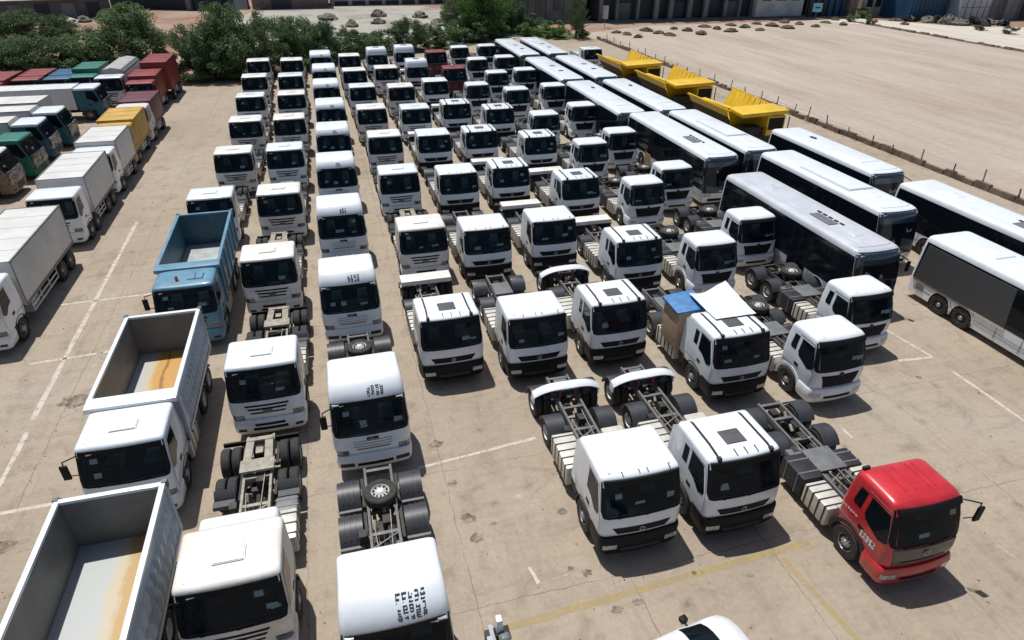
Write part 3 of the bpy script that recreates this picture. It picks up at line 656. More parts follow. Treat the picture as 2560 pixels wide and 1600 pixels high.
def floor_mat(name, c1, c2, yb):
    """steel floor with a rust streak running along the bed"""
    m = bpy.data.materials.new(name); m.use_nodes = True; t = m.node_tree; b = t.nodes['Principled BSDF']; b.inputs['Roughness'].default_value = .5
    tc = t.nodes.new('ShaderNodeTexCoord'); sp = t.nodes.new('ShaderNodeSeparateXYZ'); t.links.new(tc.outputs['Object'], sp.inputs[0])
    n = t.nodes.new('ShaderNodeTexNoise'); n.inputs['Scale'].default_value = 1.2; n.inputs['Detail'].default_value = 6; t.links.new(tc.outputs['Object'], n.inputs['Vector'])
    ma = t.nodes.new('ShaderNodeMath'); ma.operation = 'MULTIPLY_ADD'; ma.inputs[1].default_value = .5; t.links.new(n.outputs['Fac'], ma.inputs[0]); t.links.new(sp.outputs[0], ma.inputs[2])
    r = t.nodes.new('ShaderNodeValToRGB'); e = r.color_ramp.elements; mp = t.nodes.new('ShaderNodeMapRange'); mp.inputs[1].default_value = -1; mp.inputs[2].default_value = 1.6
    n3 = t.nodes.new('ShaderNodeTexNoise'); n3.inputs['Scale'].default_value = 1; n3.inputs['Detail'].default_value = 9; n3.inputs['Roughness'].default_value = .75
    mpp = t.nodes.new('ShaderNodeMapping'); mpp.inputs['Scale'].default_value = (9, 1.6, 1); t.links.new(tc.outputs['Object'], mpp.inputs[0]); t.links.new(mpp.outputs[0], n3.inputs['Vector'])
    m3 = t.nodes.new('ShaderNodeMath'); m3.operation = 'MULTIPLY_ADD'; m3.inputs[1].default_value = .30; t.links.new(n3.outputs['Fac'], m3.inputs[0]); t.links.new(ma.outputs[0], m3.inputs[2])
    m4 = t.nodes.new('ShaderNodeMath'); m4.operation = 'SUBTRACT'; m4.inputs[1].default_value = .15; t.links.new(m3.outputs[0], m4.inputs[0])
    t.links.new(m4.outputs[0], mp.inputs[0]); t.links.new(mp.outputs[0], r.inputs[0])
    e[0].position = 0; e[0].color = (*c1, 1); e[1].position = 1; e[1].color = (*c2[-1][1], 1)
    for p, c in c2[:-1]: k = e.new(p); k.color = (*c, 1)
    t.links.new(r.outputs[0], b.inputs['Base Color']); return m
G = (.40, .42, .42)
M['floor1'] = floor_mat('steel_floor_rusty_edge', G, [(.40, G), (.47, (.46, .41, .30)), (.52, (.46, .40, .28)), (.57, (.42, .27, .10)), (.66, (.42, .26, .1)), (.72, (.42, .37, .28)), (1, (.4, .36, .30))], 0)
M['floor2'] = floor_mat('steel_floor_wide_rust', G, [(.18, (.42, .42, .40)), (.26, (.46, .41, .28)), (.35, (.48, .26, .06)), (.415, (.50, .28, .07)), (.43, (.26, .13, .03)), (.455, (.28, .14, .03)), (.47, (.50, .27, .06)), (.62, (.46, .27, .08)), (.70, (.45, .38, .26)), (1, (.4, .34, .25))], 0)
M['bedgrey'] = mat('pale_grey_bed_paint', (.50, .53, .56), .42, coat=.2, var=.12, vscale=1); M['floor3'] = mat('blue_bed_floor', (.42, .46, .45), .6, var=.3, vscale=2)
M['bluein'] = mat('blue_bed_inside', (.05, .13, .18), .5, var=.3)

def box_body(root, m, y0, y1, w=1.22, z0=1.1, z1=3.2, name='cargo_box', open_seams=True, roof=None):
    mb = MB(); mb.box(-w, w, y0, y1, z0, z1)
    b = mb.build(name, m, root, bevel=.02)
    mb = MB()
    for sg in (-1, 1):
        mb.box(min(sg*w, sg*(w+.03)), max(sg*w, sg*(w+.03)), y0+.02, y1-.02, z0, z0+.10)
        mb.box(min(sg*(w-.04), sg*(w+.025)), max(sg*(w-.04), sg*(w+.025)), y0, y1, z1-.05, z1+.025)
        for y in (y0, y1-.06): mb.box(min(sg*w, sg*(w+.02)), max(sg*w, sg*(w+.02)), y, y+.06, z0+.1, z1-.05)
    for y in (y0, y1-.05): mb.box(-w+.04, w-.04, y, y+.05, z1, z1+.02)
    mb.build('box_trim', 'mid' if m in ('boxwhite',) else m, b)
    mb = MB()
    k = int((y1-y0)/1.2)
    for i in range(1, max(2, k)): y = y0+(y1-y0)*i/max(2, k); mb.box(-w+.05, w-.05, y-.012, y+.012, z1, z1+.012)
    mb.build('roof_seam', m, b)
    return b
def box_chassis(root, ye, axles=(5.2, 6.5), front2=None):
    mb = MB()
    for sg in (-1, 1): mb.box(min(sg*.36, sg*.46), max(sg*.36, sg*.46), .9, ye, .72, 1.02)
    for y in [2.5+i*1.1 for i in range(int((ye-2.5)/1.1)+1)]: mb.box(-1.1, 1.1, y-.05, y+.05, 1.02, 1.12)
    mb.build('chassis_frame', 'frame', root)
    mb = MB(); mb.cyl((0, .9, .7), (0, ye-1, .65), .15, 8)
    for y in (1.42,)+tuple(axles): mb.cyl((-1., y, .51), (1., y, .51), .09, 8)
    mb.build('drivetrain', 'frame', root)
    for sg in (-1, 1):
        wheel(root, sg*1.24, 1.42, sg=sg, rim='rim')
        if front2: wheel(root, sg*1.24, front2, sg=sg, rim='rim')
        for y in axles: wheel(root, sg*1.22, y, sg=sg, dual=True, rim='rim')
        mb = MB(); a, b_ = 3.0, min(axles)-.75
        for z in (.55, .8): mb.bar((sg*1.18, a, z), (sg*1.18, b_, z), .03, .07)
        for i in range(4): y = a+(b_-a)*i/3; mb.bar((sg*1.18, y, .5), (sg*1.18, y, 1.1), .04, .04)
        mb.build('side_guard', 'boxwhite', root)
        mb = MB(); mb.box(min(sg*.6, sg*1.12), max(sg*.6, sg*1.12), a+.1, a+1., .42, .95); mb.build('fuel_tank', 'cream', root, bevel=.05)
BUSN = [0]
def bus(x, y, length, body='white', w=1.27, front='busfront', roofkit=0, label='', panel=False, skirt=None):
    root = empty('city_bus', (x, y, 0)); n = BUSN[0]; BUSN[0] += 1
    tag(root, label, 'bus', 'buses parked nose to tail along the fence')
    Ln = length
    L = [(.32, .12, Ln, w-.03, .24, .08, .10), (.9, .0, Ln, w, .27, .08, .14), (1.3, .02, Ln, w, .28, .08, .14), (2.0, .10, Ln-.02, w-.01, .28, .10, .14), (2.72, .26, Ln-.05, w-.025, .28, .12, .14),
         (3.02, .34, Ln-.07, w-.04, .28, .14, .12), (3.15, .42, Ln-.09, w-.055, .28, .15, .12), (3.23, .52, Ln-.12, w-.09, .28, .16, .12), (3.285, .66, Ln-.17, w-.16, .28, .18, .10), (3.31, .85, Ln-.26, w-.28, .28, .2, .08), (3.335, 1.25, Ln-.5, w-.6, .3, .3, .05)]
    sh = Shape(L); mb = MB(); sh.shell(mb, None, bottom=True)
    b = mb.build('body', body, root, ang=50)
    # dark front mask wrapping the corners
    mb = MB(); sh.front(mb, .98, 3.31, lambda t: -(sh.sx(.98+2.33*t)-.02), lambda t: (sh.sx(.98+2.33*t)-.02), .016, 22, 22)
    fm = mb.build('front_mask', front, b, ang=60)
    mb = MB(); H = 1.22
    sh.front(mb, 1.42, 1.42+H, lambda t: -rcorner(1.0, .2, H)(t)*(sh.sx(1.42+H*t)-.14), lambda t: rcorner(1.0, .2, H)(t)*(sh.sx(1.42+H*t)-.14), .03, 18, 8)
    w_ = mb.build('windscreen', 'busglass', fm, ang=60)
    # things seen through the windscreen: dash papers and blinds
    rr = random.Random(n+3)
    mb = MB()
    for k in range(3):
        px = rr.uniform(-.8, .5); pz = rr.uniform(1.5, 2.3); pw = rr.uniform(.15, .4)
        mb.add([(px, sh.fy(px, pz)-.033, pz), (px+pw, sh.fy(px+pw, pz)-.033, pz+.03), (px+pw, sh.fy(px+pw, pz+.2)-.033, pz+.18), (px, sh.fy(px, pz+.2)-.033, pz+.2)], [(0, 1, 2, 3)])
    mb.build('paper_sticker', 'paperdim', w_)
    # side glass
    for sg in (-1, 1):
        mb = MB(); y0 = .42; sh.side_grid(mb, sg, lambda z: sh.at(z)[1]+sh.at(z)[6]+.17, Ln-.13, 1.12, 3.0, .006, 0, .24, -.12); mb.build('window_band', 'busglass', b)
        npan = 7; 
        for i in range(npan):
            a = y0+.32+(Ln-1.1)*i/npan; e = y0+.32+(Ln-1.1)*(i+1)/npan-.07
            if panel and i >= 4 and sg == -1: continue
            mb = MB(); sh.side_grid(mb, sg, a, e, 1.36, 2.78, .016); mb.build('side_window', 'dglass', b)
        if panel and sg == -1:
            mb = MB(); sh.side_grid(mb, sg, Ln-5.2, Ln-.22, 1.12, 2.90, .03, 0, .2, -.16); mb.build('side_panel', 'panel', b)
            mb = MB(); sh.side(mb, sg, [(Ln-5.2, 1.02), (Ln-.2, 1.02), (Ln-.2, 1.12), (Ln-5.2, 1.12)], .035); mb.build('trim_strip', 'chrome', b)
            mb = MB()
            for k in range(4): mb.bar((-sh.sx(.8)-.02, Ln-.5-.12*k, .62), (-sh.sx(.8)-.02, Ln-.5-.12*k, .95), .03, .03)
            mb.build('engine_vent', 'mid', b)
        if sg == -1:
            mb = MB(); sh.side_grid(mb, sg, Ln*.30, Ln*.30+1.35, .45, 2.72, .022); d_ = mb.build('door', 'dglass', b)
            for q in (.0, .66, 1.32): mb = MB(); sh.side_line(mb, sg, [(Ln*.30+q, .46), (Ln*.30+q, 1.3), (Ln*.30+q, 2.0), (Ln*.30+q, 2.7)], .03, .028); mb.build('door_frame', 'grey', d_)
        mb = MB()
        for z in (.72,): mb.bar((sg*(w+.004), .9, z), (sg*(w+.004), Ln-.3, z), .012, .02)
        for i in range(6): yy = 3.2+i*(Ln-4.5)/6; mb.bar((sg*(w+.004), yy, .40), (sg*(w+.004), yy, 1.1), .012, .018)
        mb.build('panel_seam', 'mid', b)
        ys = (2.45, Ln-3.1) if not panel else (2.3, Ln-3.2, Ln-1.95)
        for yy in ys:
            mb = MB(); mb.arc(min(sg*(w-.25), sg*(w+.012)), max(sg*(w-.25), sg*(w+.012)), yy, .5, .56, 0, 180, .05, 12)
            n_ = 14; mb.add([(sg*(w+.006), yy+.57*math.cos(math.pi*i/n_), .5+.57*math.sin(math.pi*i/n_)) for i in range(n_+1)]+[(sg*(w+.006), yy-.57, .34), (sg*(w+.006), yy+.57, .34)], [tuple(range(n_+3))], 1)
            mb.build('wheel_arch', [body if body != 'panel' else 'white', 'black'], b)
            wheel(root, sg*(w+.01), yy, .49, .27, sg, False, 'rim')
        mb = MB(); mb.bar((sg*(w-.1), .5, 2.9), (sg*(w+.12), .12, 2.75), .05, .05); mb.box(sg*(w+.13)-.09, sg*(w+.13)+.09, .05, .13, 2.2, 2.72); mb.build('mirror', 'black', b, bevel=.02)
        mb = MB(); sh.front(mb, .72, .92, (.68 if sg > 0 else -1.14), (1.14 if sg > 0 else -.68), .015, 6, 2); mb.build('headlight', 'lamp', b)
        mb = MB(); xx = sg*(w-.28); mb.box(xx-.09, xx+.09, .42, .5, 3.02, 3.10); mb.build('marker_lamp', 'lamp', b)
    mb = MB(); sh.front(mb, .42, .60, -.85, .85, .012, 10, 1); mb.build('lower_grille', 'black', b)
    mb = MB(); sh.front(mb, 1.02, 1.16, -.16, .16, .02, 4, 1); mb.build('emblem', 'rim', b)
    # roof equipment
    def rbox(x0, x1, y0, y1, z0, z1, m, name, bev=.04):
        mb = MB(); mb.box(x0, x1, y0, y1, z0, z1, 0, .08, .06); return mb.build(name, m, b, bevel=bev)
    if roofkit == 0:
        rbox(-.80, .80, Ln*.30, Ln*.30+4.4, 3.28, 3.44, body, 'air_conditioner', .03); mb = MB(); mb.box(-.83, .83, Ln*.30-.03, Ln*.30+4.43, 3.28, 3.325); mb.build('roof_gasket', 'mid', b); a = rbox(-.3, .3, 2.2, 2.9, 3.32, 3.37, body, 'roof_hatch')
        mb = MB(); mb.box(-.5, .15, Ln*.38+2.1, Ln*.38+2.8, 3.40, 3.435); mb.build('vent_grille', 'mid', a)
    elif roofkit == 1:
        rbox(-.30, .32, 1.9, 2.6, 3.32, 3.37, body, 'roof_hatch'); rbox(-.30, .32, Ln-3.2, Ln-2.5, 3.32, 3.37, body, 'roof_hatch')
        mb = MB(); mb.box(-.55, .0, 3.4, 4.9, 3.32, 3.372); g_ = mb.build('vent_grille', 'mid', b, bevel=.008)
        for q in range(5): mb = MB(); mb.box(.10, .22, 3.2+.42*q, 3.46+.42*q, 3.32, 3.375); mb.build('vent_slot', 'grey', g_)
        mb = MB(); mb.bar((-.75, 1.2, 3.33), (-.75, Ln-1, 3.33), .04, .02); mb.bar((.75, 1.2, 3.33), (.75, Ln-1, 3.33), .04, .02); mb.build('roof_gutter', body, b)
    elif roofkit == 2:
        rbox(-.32, .30, Ln*.5, Ln*.5+.75, 3.32, 3.36, 'mid', 'roof_hatch'); mb = MB(); mb.box(-.22, .22, Ln*.3, Ln*.3+.35, 3.335, 3.37); mb.build('vent_cover', 'grey', b); rbox(-.6, .6, Ln-3.2, Ln-1.4, 3.30, 3.40, body, 'air_conditioner')
    else:
        mb = MB()
        for i in range(6): a = i*math.pi/3; mb.bar((.1+.12*math.cos(a), Ln*.72+.3*math.sin(a), 3.36), (.1+.12*math.cos(a+1), Ln*.72+.3*math.sin(a+1), 3.36), .06, .04)
        mb.build('vent_cover', 'grey', b); rbox(-.7, .7, 2.2, 4.6, 3.30, 3.39, body, 'air_conditioner', .03); rbox(-.4, .4, Ln*.5, Ln*.5+.6, 3.32, 3.36, body, 'roof_hatch')
    return root, b, sh
M['paperdim'] = mat('dim_paper', (.20, .24, .24), .6)

M['bedunder'] = mat('shade_painted_bed_underside', (.07, .055, .02), .7, var=.4)  # dark olive tone puts the shade below the left bed rail into the colour
def mining(x, y, rz, label):
    root = empty('mining_dump_truck', (x, y, 0), rz); tag(root, label, 'dump truck', 'yellow mining dump trucks behind the buses')
    mb = MB(); W_ = 1.95
    # bed: floor + right/left wall + head wall, thick sheets. local y=0 canopy front, bed back at y=8.8
    def slab(p, th, mi=0):
        a, b_, c_, d_ = [Vector(q) for q in p]; n = (b_-a).cross(d_-a).normalized()*th
        mb.add([a, b_, c_, d_, a+n, b_+n, c_+n, d_+n], [(0, 1, 2, 3), (4, 7, 6, 5), (0, 4, 5, 1), (1, 5, 6, 2), (2, 6, 7, 3), (3, 7, 4, 0)], mi)
    slab([(1.0, 2.4, 1.7), (1.95, 2.4, 3.50), (1.95, 8.0, 3.68), (1.0, 8.0, 1.6)], .08)
    slab([(-1.68, 8.6, 2.72), (-1.95, 8.6, 3.25), (-1.95, 2.6, 3.25), (-1.68, 2.6, 2.72)], .08)
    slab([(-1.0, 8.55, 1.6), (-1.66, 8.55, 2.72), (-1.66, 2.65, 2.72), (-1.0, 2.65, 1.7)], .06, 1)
    slab([(-1.05, 2.6, 1.68), (1.05, 2.6, 1.68), (1.05, 8.5, 1.58), (-1.05, 8.5, 1.58)], .08)
    slab([(-1.05, 2.7, 1.7), (-1.95, 2.2, 3.3), (1.95, 2.2, 3.6), (1.05, 2.7, 1.7)], .08)
    slab([(-1.5, 2.2, 3.44), (-1.5, 6.6, 3.30), (-1.97, 6.6, 3.28), (-1.97, 2.2, 3.44)], .09)
    b = mb.build('dump_bed', ['yellow', 'bedunder'], root)
    mb = MB(); mb.bar((-1.98, 1.9, 3.30), (-1.98, 8.7, 3.30), .16, .14); mb.build('bed_rail', 'yellow', b); mb = MB(); mb.bar((2.0, 1.9, 3.50), (2.0, 8.1, 3.72), .12, .12)
    mb.build('bed_rail', 'yellow', b)
    for k in range(8): yy = 2.9+k*.72; mb = MB(); mb.bar((1.84, yy, 3.6), (1.0, yy, 1.75), .07, .06); mb.build('bed_rib', 'yellow', b)
    mb = MB()
    mb.add([(-2.05, 0, 3.52), (2.05, 0, 3.66), (2.0, 2.2, 3.70), (-1.85, 2.5, 3.52), (-2.05, 0, 3.24), (2.05, 0, 3.36), (2.0, 2.2, 3.5), (-1.85, 2.5, 3.3)],
           [(0, 1, 2, 3), (4, 7, 6, 5), (0, 4, 5, 1), (1, 5, 6, 2), (2, 6, 7, 3), (3, 7, 4, 0)])
    mb.build('bed_canopy', 'yellow', b, bevel=.03)
    mb = MB(); mb.box(-.5, .5, .2, 9.2, .9, 1.3); mb.box(-1.7, 1.7, .1, .5, .9, 1.7); mb.box(-1.2, 1.2, .3, 1.8, 1.3, 2.3); mb.box(-1.5, .2, 2.6, 3.6, .8, 1.4); mb.build('chassis_frame', 'frame', root)
    mb = MB(); mb.box(.25, 1.85, .05, 2.0, 1.75, 3.25); c = mb.build('cab', 'yellow', root, bevel=.05)
    mb = MB(); mb.box(.4, 1.72, .02, .05, 2.2, 3.1); mb.box(1.85, 1.88, .3, 1.8, 2.2, 3.1); mb.build('window', 'dglass', c)
    mb = MB()
    for xx in (-1.9, -1.0, .1): mb.bar((xx, -.15, 1.2), (xx, -.15, 2.5), .05, .05)
    mb.bar((-1.9, -.15, 2.5), (.1, -.15, 2.5), .05, .05); mb.bar((-1.9, -.15, 1.85), (.1, -.15, 1.85), .04, .04); mb.bar((2.0, -.2, 1.4), (2.0, -.2, 3.2), .06, .06); mb.build('handrail', 'frame', root)
    for sg in (-1, 1):
        wheel(root, sg*1.75, 1.7, .72, .45, sg, False, 'boxyel')
        for yy in (5.6, 7.3): wheel(root, sg*1.75, yy, .72, .4, sg, False, 'boxyel')
    return root
TRUCKS = [('A', 0, 'D', -7.13, 16.14),
 ('A', 1, 'D', -6.83, 25.92),
 ('A', 2, 'f', -7.0, 36.51),
 ('A', 3, 'f', -6.53, 44.88),
 ('A', 4, 'f', -6.35, 53.25),
 ('A', 5, 'f', -6.56, 61.85),
 ('A', 6, 'f', -6.74, 70.77),
 ('A', 7, 'f', -6.89, 79.86),
 ('B', 0, 'f', -3.68, 10.42),
 ('B', 1, 'f', -3.42, 19.2),
 ('B', 2, 'f', -3.59, 27.8),
 ('B', 3, 'f', -3.38, 36.33),
 ('B', 4, 'f', -3.26, 44.89),
 ('B', 5, 'f', -3.11, 53.21),
 ('B', 6, 'f', -3.1, 61.92),
 ('B', 7, 'f', -3.3, 70.49),
 ('B', 8, 'f', -3.35, 79.56),
 ('C', 0, 't', -0.07, 8.39),
 ('C', 1, 't', -0.03, 16.5),
 ('C', 2, 't', -0.19, 24.52),
 ('C', 3, 't', -0.16, 32.4),
 ('C', 4, 't', -0.06, 40.3),
 ('C', 5, 't', 0.02, 47.98),
 ('C', 6, 't', 0.12, 55.93),
 ('C', 7, 't', -0.0, 64.35),
 ('C', 8, 't', 0.02, 72.38),
 ('C', 9, 't', -0.17, 81.08),
 ('D', 0, 's', 3.42, 20.67),
 ('D', 1, 'f', 3.69, 29.48),
 ('D', 2, 'f', 3.57, 38.22),
 ('D', 3, 'f', 3.56, 46.53),
 ('D', 4, 'f', 3.37, 55.01),
 ('D', 5, 'f', 3.26, 63.67),
 ('D', 6, 'f', 3.05, 71.9),
 ('D', 7, 'f', 3.04, 81.03),
 ('E', 0, 'p', 6.71, 19.97),
 ('E', 1, 'p', 6.78, 28.64),
 ('E', 2, 'p', 7.06, 37.3),
 ('E', 3, 'p', 7.03, 46.0),
 ('E', 4, 'f', 6.87, 54.24),
 ('E', 5, 'f', 6.75, 62.85),
 ('E', 6, 'f', 6.38, 72.6),
 ('E', 7, 'h', 6.28, 81.99),
 ('F', 0, 'p', 6.98, 11.15),
 ('F', 1, 's', 10.22, 20.11),
 ('F', 2, 'p', 10.39, 28.88),
 ('F', 3, 's', 10.46, 37.67),
 ('F', 4, 's', 10.55, 46.17),
 ('F', 5, 's', 10.45, 55.04),
 ('F', 6, 'p', 10.3, 64.62),
 ('F', 7, 'h', 9.74, 73.24),
 ('F', 8, 'h', 9.64, 82.99),
 ('G', 0, 's', 10.17, 11.04),
 ('G', 1, 's', 13.69, 16.75),
 ('G', 2, 's', 13.58, 25.47),
 ('G', 3, 's', 13.97, 34.59),
 ('G', 4, 's', 14.34, 43.78),
 ('G', 5, 's', 13.6, 52.55),
 ('G', 6, 'c', 13.94, 62.16),
 ('G', 7, 'r', 13.36, 70.77),
 ('G', 8, 'r', 13.21, 81.45),
 ('H', 0, 'R', 13.91, 8.25),
 ('H', 1, 'c', 17.16, 15.62),
 ('H', 2, 'c', 17.02, 24.2),
 ('H', 3, 'c', 17.5, 32.8),
 ('H', 4, 'c', 17.42, 41.28),
 ('H', 5, 'c', 16.73, 49.76),
 ('H', 6, 'c', 17.05, 59.27),
 ('H', 7, 'c', 17.22, 67.53),
 ('H', 8, 'c', 16.99, 75.6),
 ('H', 9, 'c', 16.66, 84.34),
 ('I', 0, 'c', 20.71, 18.2),
 ('I', 1, 'c', 20.8, 26.53),
 ('I', 2, 'c', 20.57, 34.94),
 ('I', 3, 'c', 20.61, 43.43),
 ('I', 4, 'c', 20.75, 51.91),
 ('I', 5, 'c', 20.91, 60.07),
 ('I', 6, 'c', 20.5, 68.33),
 ('I', 7, 'c', 20.36, 76.32),
 ('I', 8, 'c', 20.26, 84.83)]
PILES = [(50.0, 113.1), (50.9, 110.7), (51.3, 107.2), (56.2, 114.3), (57.0, 111.1), (57.6, 108.2), (62.2, 115.5), (63.3, 112.5), (63.7, 108.4), (69.1, 116.8), (69.9, 113.7), (70.6, 110.2), (75.4, 118.0), (76.1, 114.5), (81.3, 118.5), (76.9, 110.8), (82.4, 115.2), (88.4, 120.1), (83.6, 112.1), (88.2, 119.7), (83.4, 111.7), (89.3, 116.5), (90.0, 112.6), (96.1, 117.6), (97.0, 113.7), (101.0, 121.0), (112.2, 117.8), (113.2, 117.2), (109.9, 112.2)]
BUSHES = [(102.5, 118.0), (103.0, 113.6), (109.3, 123.0), (117.9, 102.6), (118.6, 97.3), (121.9, 125.4)]
# ---------------- ground ----------------
def N(t, kind, **kw):
    n = t.nodes.new(kind)
    for k, v in kw.items(): setattr(n, k, v)
    return n
def noise(t, vec, scale, detail=5, rough=.6, dist=0):
    n = N(t, 'ShaderNodeTexNoise'); n.inputs['Scale'].default_value = scale; n.inputs['Detail'].default_value = detail; n.inputs['Roughness'].default_value = rough; n.inputs['Distortion'].default_value = dist
    t.links.new(vec, n.inputs['Vector']); return n.outputs['Fac']
def ramp(t, fac, stops):
    r = N(t, 'ShaderNodeValToRGB'); e = r.color_ramp.elements; e[0].position = stops[0][0]; e[0].color = (*stops[0][1], 1); e[1].position = stops[-1][0]; e[1].color = (*stops[-1][1], 1)
    for p, c in stops[1:-1]: k = e.new(p); k.color = (*c, 1)
    t.links.new(fac, r.inputs[0]); return r.outputs[0]
def mix(t, fac, a, b, mode='MIX'):
    m = N(t, 'ShaderNodeMix', data_type='RGBA', blend_type=mode)
    for s, v in ((0, fac), (6, a), (7, b)):
        if hasattr(v, 'is_linked'): t.links.new(v, m.inputs[s])
        else: m.inputs[s].default_value = v if s == 0 else (*v, 1)
    return m.outputs[2]
def math_(t, op, a, b=None, c=None):
    m = N(t, 'ShaderNodeMath', operation=op)
    for i, v in enumerate((a, b, c)):
        if v is None: continue
        if hasattr(v, 'is_linked'): t.links.new(v, m.inputs[i])
        else: m.inputs[i].default_value = v
    return m.outputs[0]
def new_ground(name, bumps=.25):
    m = bpy.data.materials.new(name); m.use_nodes = True; t = m.node_tree; b = t.nodes['Principled BSDF']; b.inputs['Roughness'].default_value = .9; b.inputs['Specular IOR Level'].default_value = .2
    tc = N(t, 'ShaderNodeTexCoord'); v = tc.outputs['Object']
    bu = N(t, 'ShaderNodeBump'); bu.inputs['Strength'].default_value = bumps; bu.inputs['Distance'].default_value = .04
    t.links.new(noise(t, v, 9, 8, .7), bu.inputs['Height']); t.links.new(bu.outputs[0], b.inputs['Normal'])
    return m, t, b, v
def stretched(t, v, sx, sy, rot=0):
    mp = N(t, 'ShaderNodeMapping'); mp.inputs['Scale'].default_value = (sx, sy, 1); mp.inputs['Rotation'].default_value = (0, 0, rot); t.links.new(v, mp.inputs[0]); return mp.outputs[0]
# yard concrete
m, t, b, v = new_ground('yard_concrete_slabs', .3)
big = noise(t, v, .11, 4, .55, .4); med = noise(t, v, .9, 8, .68, .6); fine = noise(t, v, 7, 6, .7)
c = ramp(t, big, [(.3, (.30, .248, .190)), (.5, (.35, .292, .228)), (.7, (.365, .318, .258))])
c = mix(t, .65, c, ramp(t, med, [(.3, (.62, .60, .59)), (.48, (1., 1., 1.)), (.62, (1.02, 1., .98)), (.75, (1.2, 1.17, 1.14))]), 'MULTIPLY')
c = mix(t, .45, c, ramp(t, fine, [(.3, (.72, .72, .72)), (.6, (1.06, 1.06, 1.06))]), 'MULTIPLY')
st = noise(t, stretched(t, v, 1.6, .30), 1.0, 6, .7, .2)   # drag and tyre smears along the aisles
c = mix(t, .55, c, ramp(t, st, [(.28, (.70, .68, .66)), (.45, (1, 1, 1)), (.70, (1.10, 1.08, 1.05))]), 'MULTIPLY')
sx_ = noise(t, stretched(t, v, .35, 1.7), 1.3, 5, .65, .3)
c = mix(t, .45, c, ramp(t, sx_, [(.30, (.74, .72, .70)), (.46, (1, 1, 1)), (.7, (1.06, 1.05, 1.03))]), 'MULTIPLY')
# oil spots
vo = N(t, 'ShaderNodeTexVoronoi'); vo.inputs['Scale'].default_value = .55; vo.inputs['Randomness'].default_value = 1
wv = N(t, 'ShaderNodeVectorMath', operation='ADD'); nv = N(t, 'ShaderNodeTexNoise'); nv.inputs['Scale'].default_value = 3; nv.inputs['Detail'].default_value = 5; t.links.new(v, nv.inputs['Vector'])
sc = N(t, 'ShaderNodeVectorMath', operation='SCALE'); sc.inputs['Scale'].default_value = .5; t.links.new(nv.outputs['Color'], sc.inputs[0]); t.links.new(v, wv.inputs[0]); t.links.new(sc.outputs[0], wv.inputs[1]); t.links.new(wv.outputs[0], vo.inputs['Vector'])
sp = ramp(t, vo.outputs['Distance'], [(.03, (.36, .31, .27)), (.07, (.74, .72, .70)), (.16, (1, 1, 1))])
c = mix(t, .5, c, sp, 'MULTIPLY')
# slab joints, wandering and broken
sep = N(t, 'ShaderNodeSeparateXYZ'); t.links.new(v, sep.inputs[0])
wob = math_(t, 'MULTIPLY_ADD', noise(t, v, .9, 6, .7), .34, -.17)
brk = noise(t, v, .5, 3, .6)
def joint(axis, off, per, wdt):
    a = math_(t, 'ADD', sep.outputs[axis], wob); a = math_(t, 'ADD', a, off+1000*per+per/2); a = math_(t, 'MODULO', a, per); a = math_(t, 'SUBTRACT', a, per/2); a = math_(t, 'ABSOLUTE', a)
    return math_(t, 'LESS_THAN', a, math_(t, 'MULTIPLY_ADD', brk, wdt*2.4, -wdt*.62))
j = math_(t, 'MAXIMUM', joint(0, -2.1, 4.4, .022), joint(1, -10.7, 5.3, .02))
c = mix(t, math_(t, 'MULTIPLY', j, .42), c, (.07, .055, .04))
# hairline cracks
vc = N(t, 'ShaderNodeTexVoronoi', feature='DISTANCE_TO_EDGE'); vc.inputs['Scale'].default_value = .16; wv2 = N(t, 'ShaderNodeVectorMath', operation='ADD'); sc2 = N(t, 'ShaderNodeVectorMath', operation='SCALE'); sc2.inputs['Scale'].default_value = 1.6
nv2 = N(t, 'ShaderNodeTexNoise'); nv2.inputs['Scale'].default_value = .8; nv2.inputs['Detail'].default_value = 7; t.links.new(v, nv2.inputs['Vector']); t.links.new(nv2.outputs['Color'], sc2.inputs[0]); t.links.new(v, wv2.inputs[0]); t.links.new(sc2.outputs[0], wv2.inputs[1]); t.links.new(wv2.outputs[0], vc.inputs['Vector'])
ck = math_(t, 'LESS_THAN', vc.outputs['Distance'], .0022)
c = mix(t, math_(t, 'MULTIPLY', ck, .10), c, (.10, .08, .06))
t.links.new(c, b.inputs['Base Color']); M['yard'] = m
# sand lot
m, t, b, v = new_ground('graded_sand', .35)
big = noise(t, stretched(t, v, 1, .22, R(3)), .16, 5, .55, .3); c = ramp(t, big, [(.3, (.335, .275, .22)), (.45, (.385, .325, .265)), (.55, (.40, .345, .285)), (.72, (.44, .385, .32))])
c = mix(t, .5, c, ramp(t, noise(t, stretched(t, v, 1.6, .25, R(5)), .35, 7, .65, .5), [(.35, (.80, .79, .78)), (.5, (1, 1, 1)), (.65, (1.12, 1.11, 1.10))]), 'MULTIPLY')
c = mix(t, .5, c, ramp(t, noise(t, v, 1.8, 8, .7), [(.3, (.75, .74, .73)), (.6, (1.05, 1.05, 1.05))]), 'MULTIPLY')
t.links.new(c, b.inputs['Base Color']); M['sand'] = m
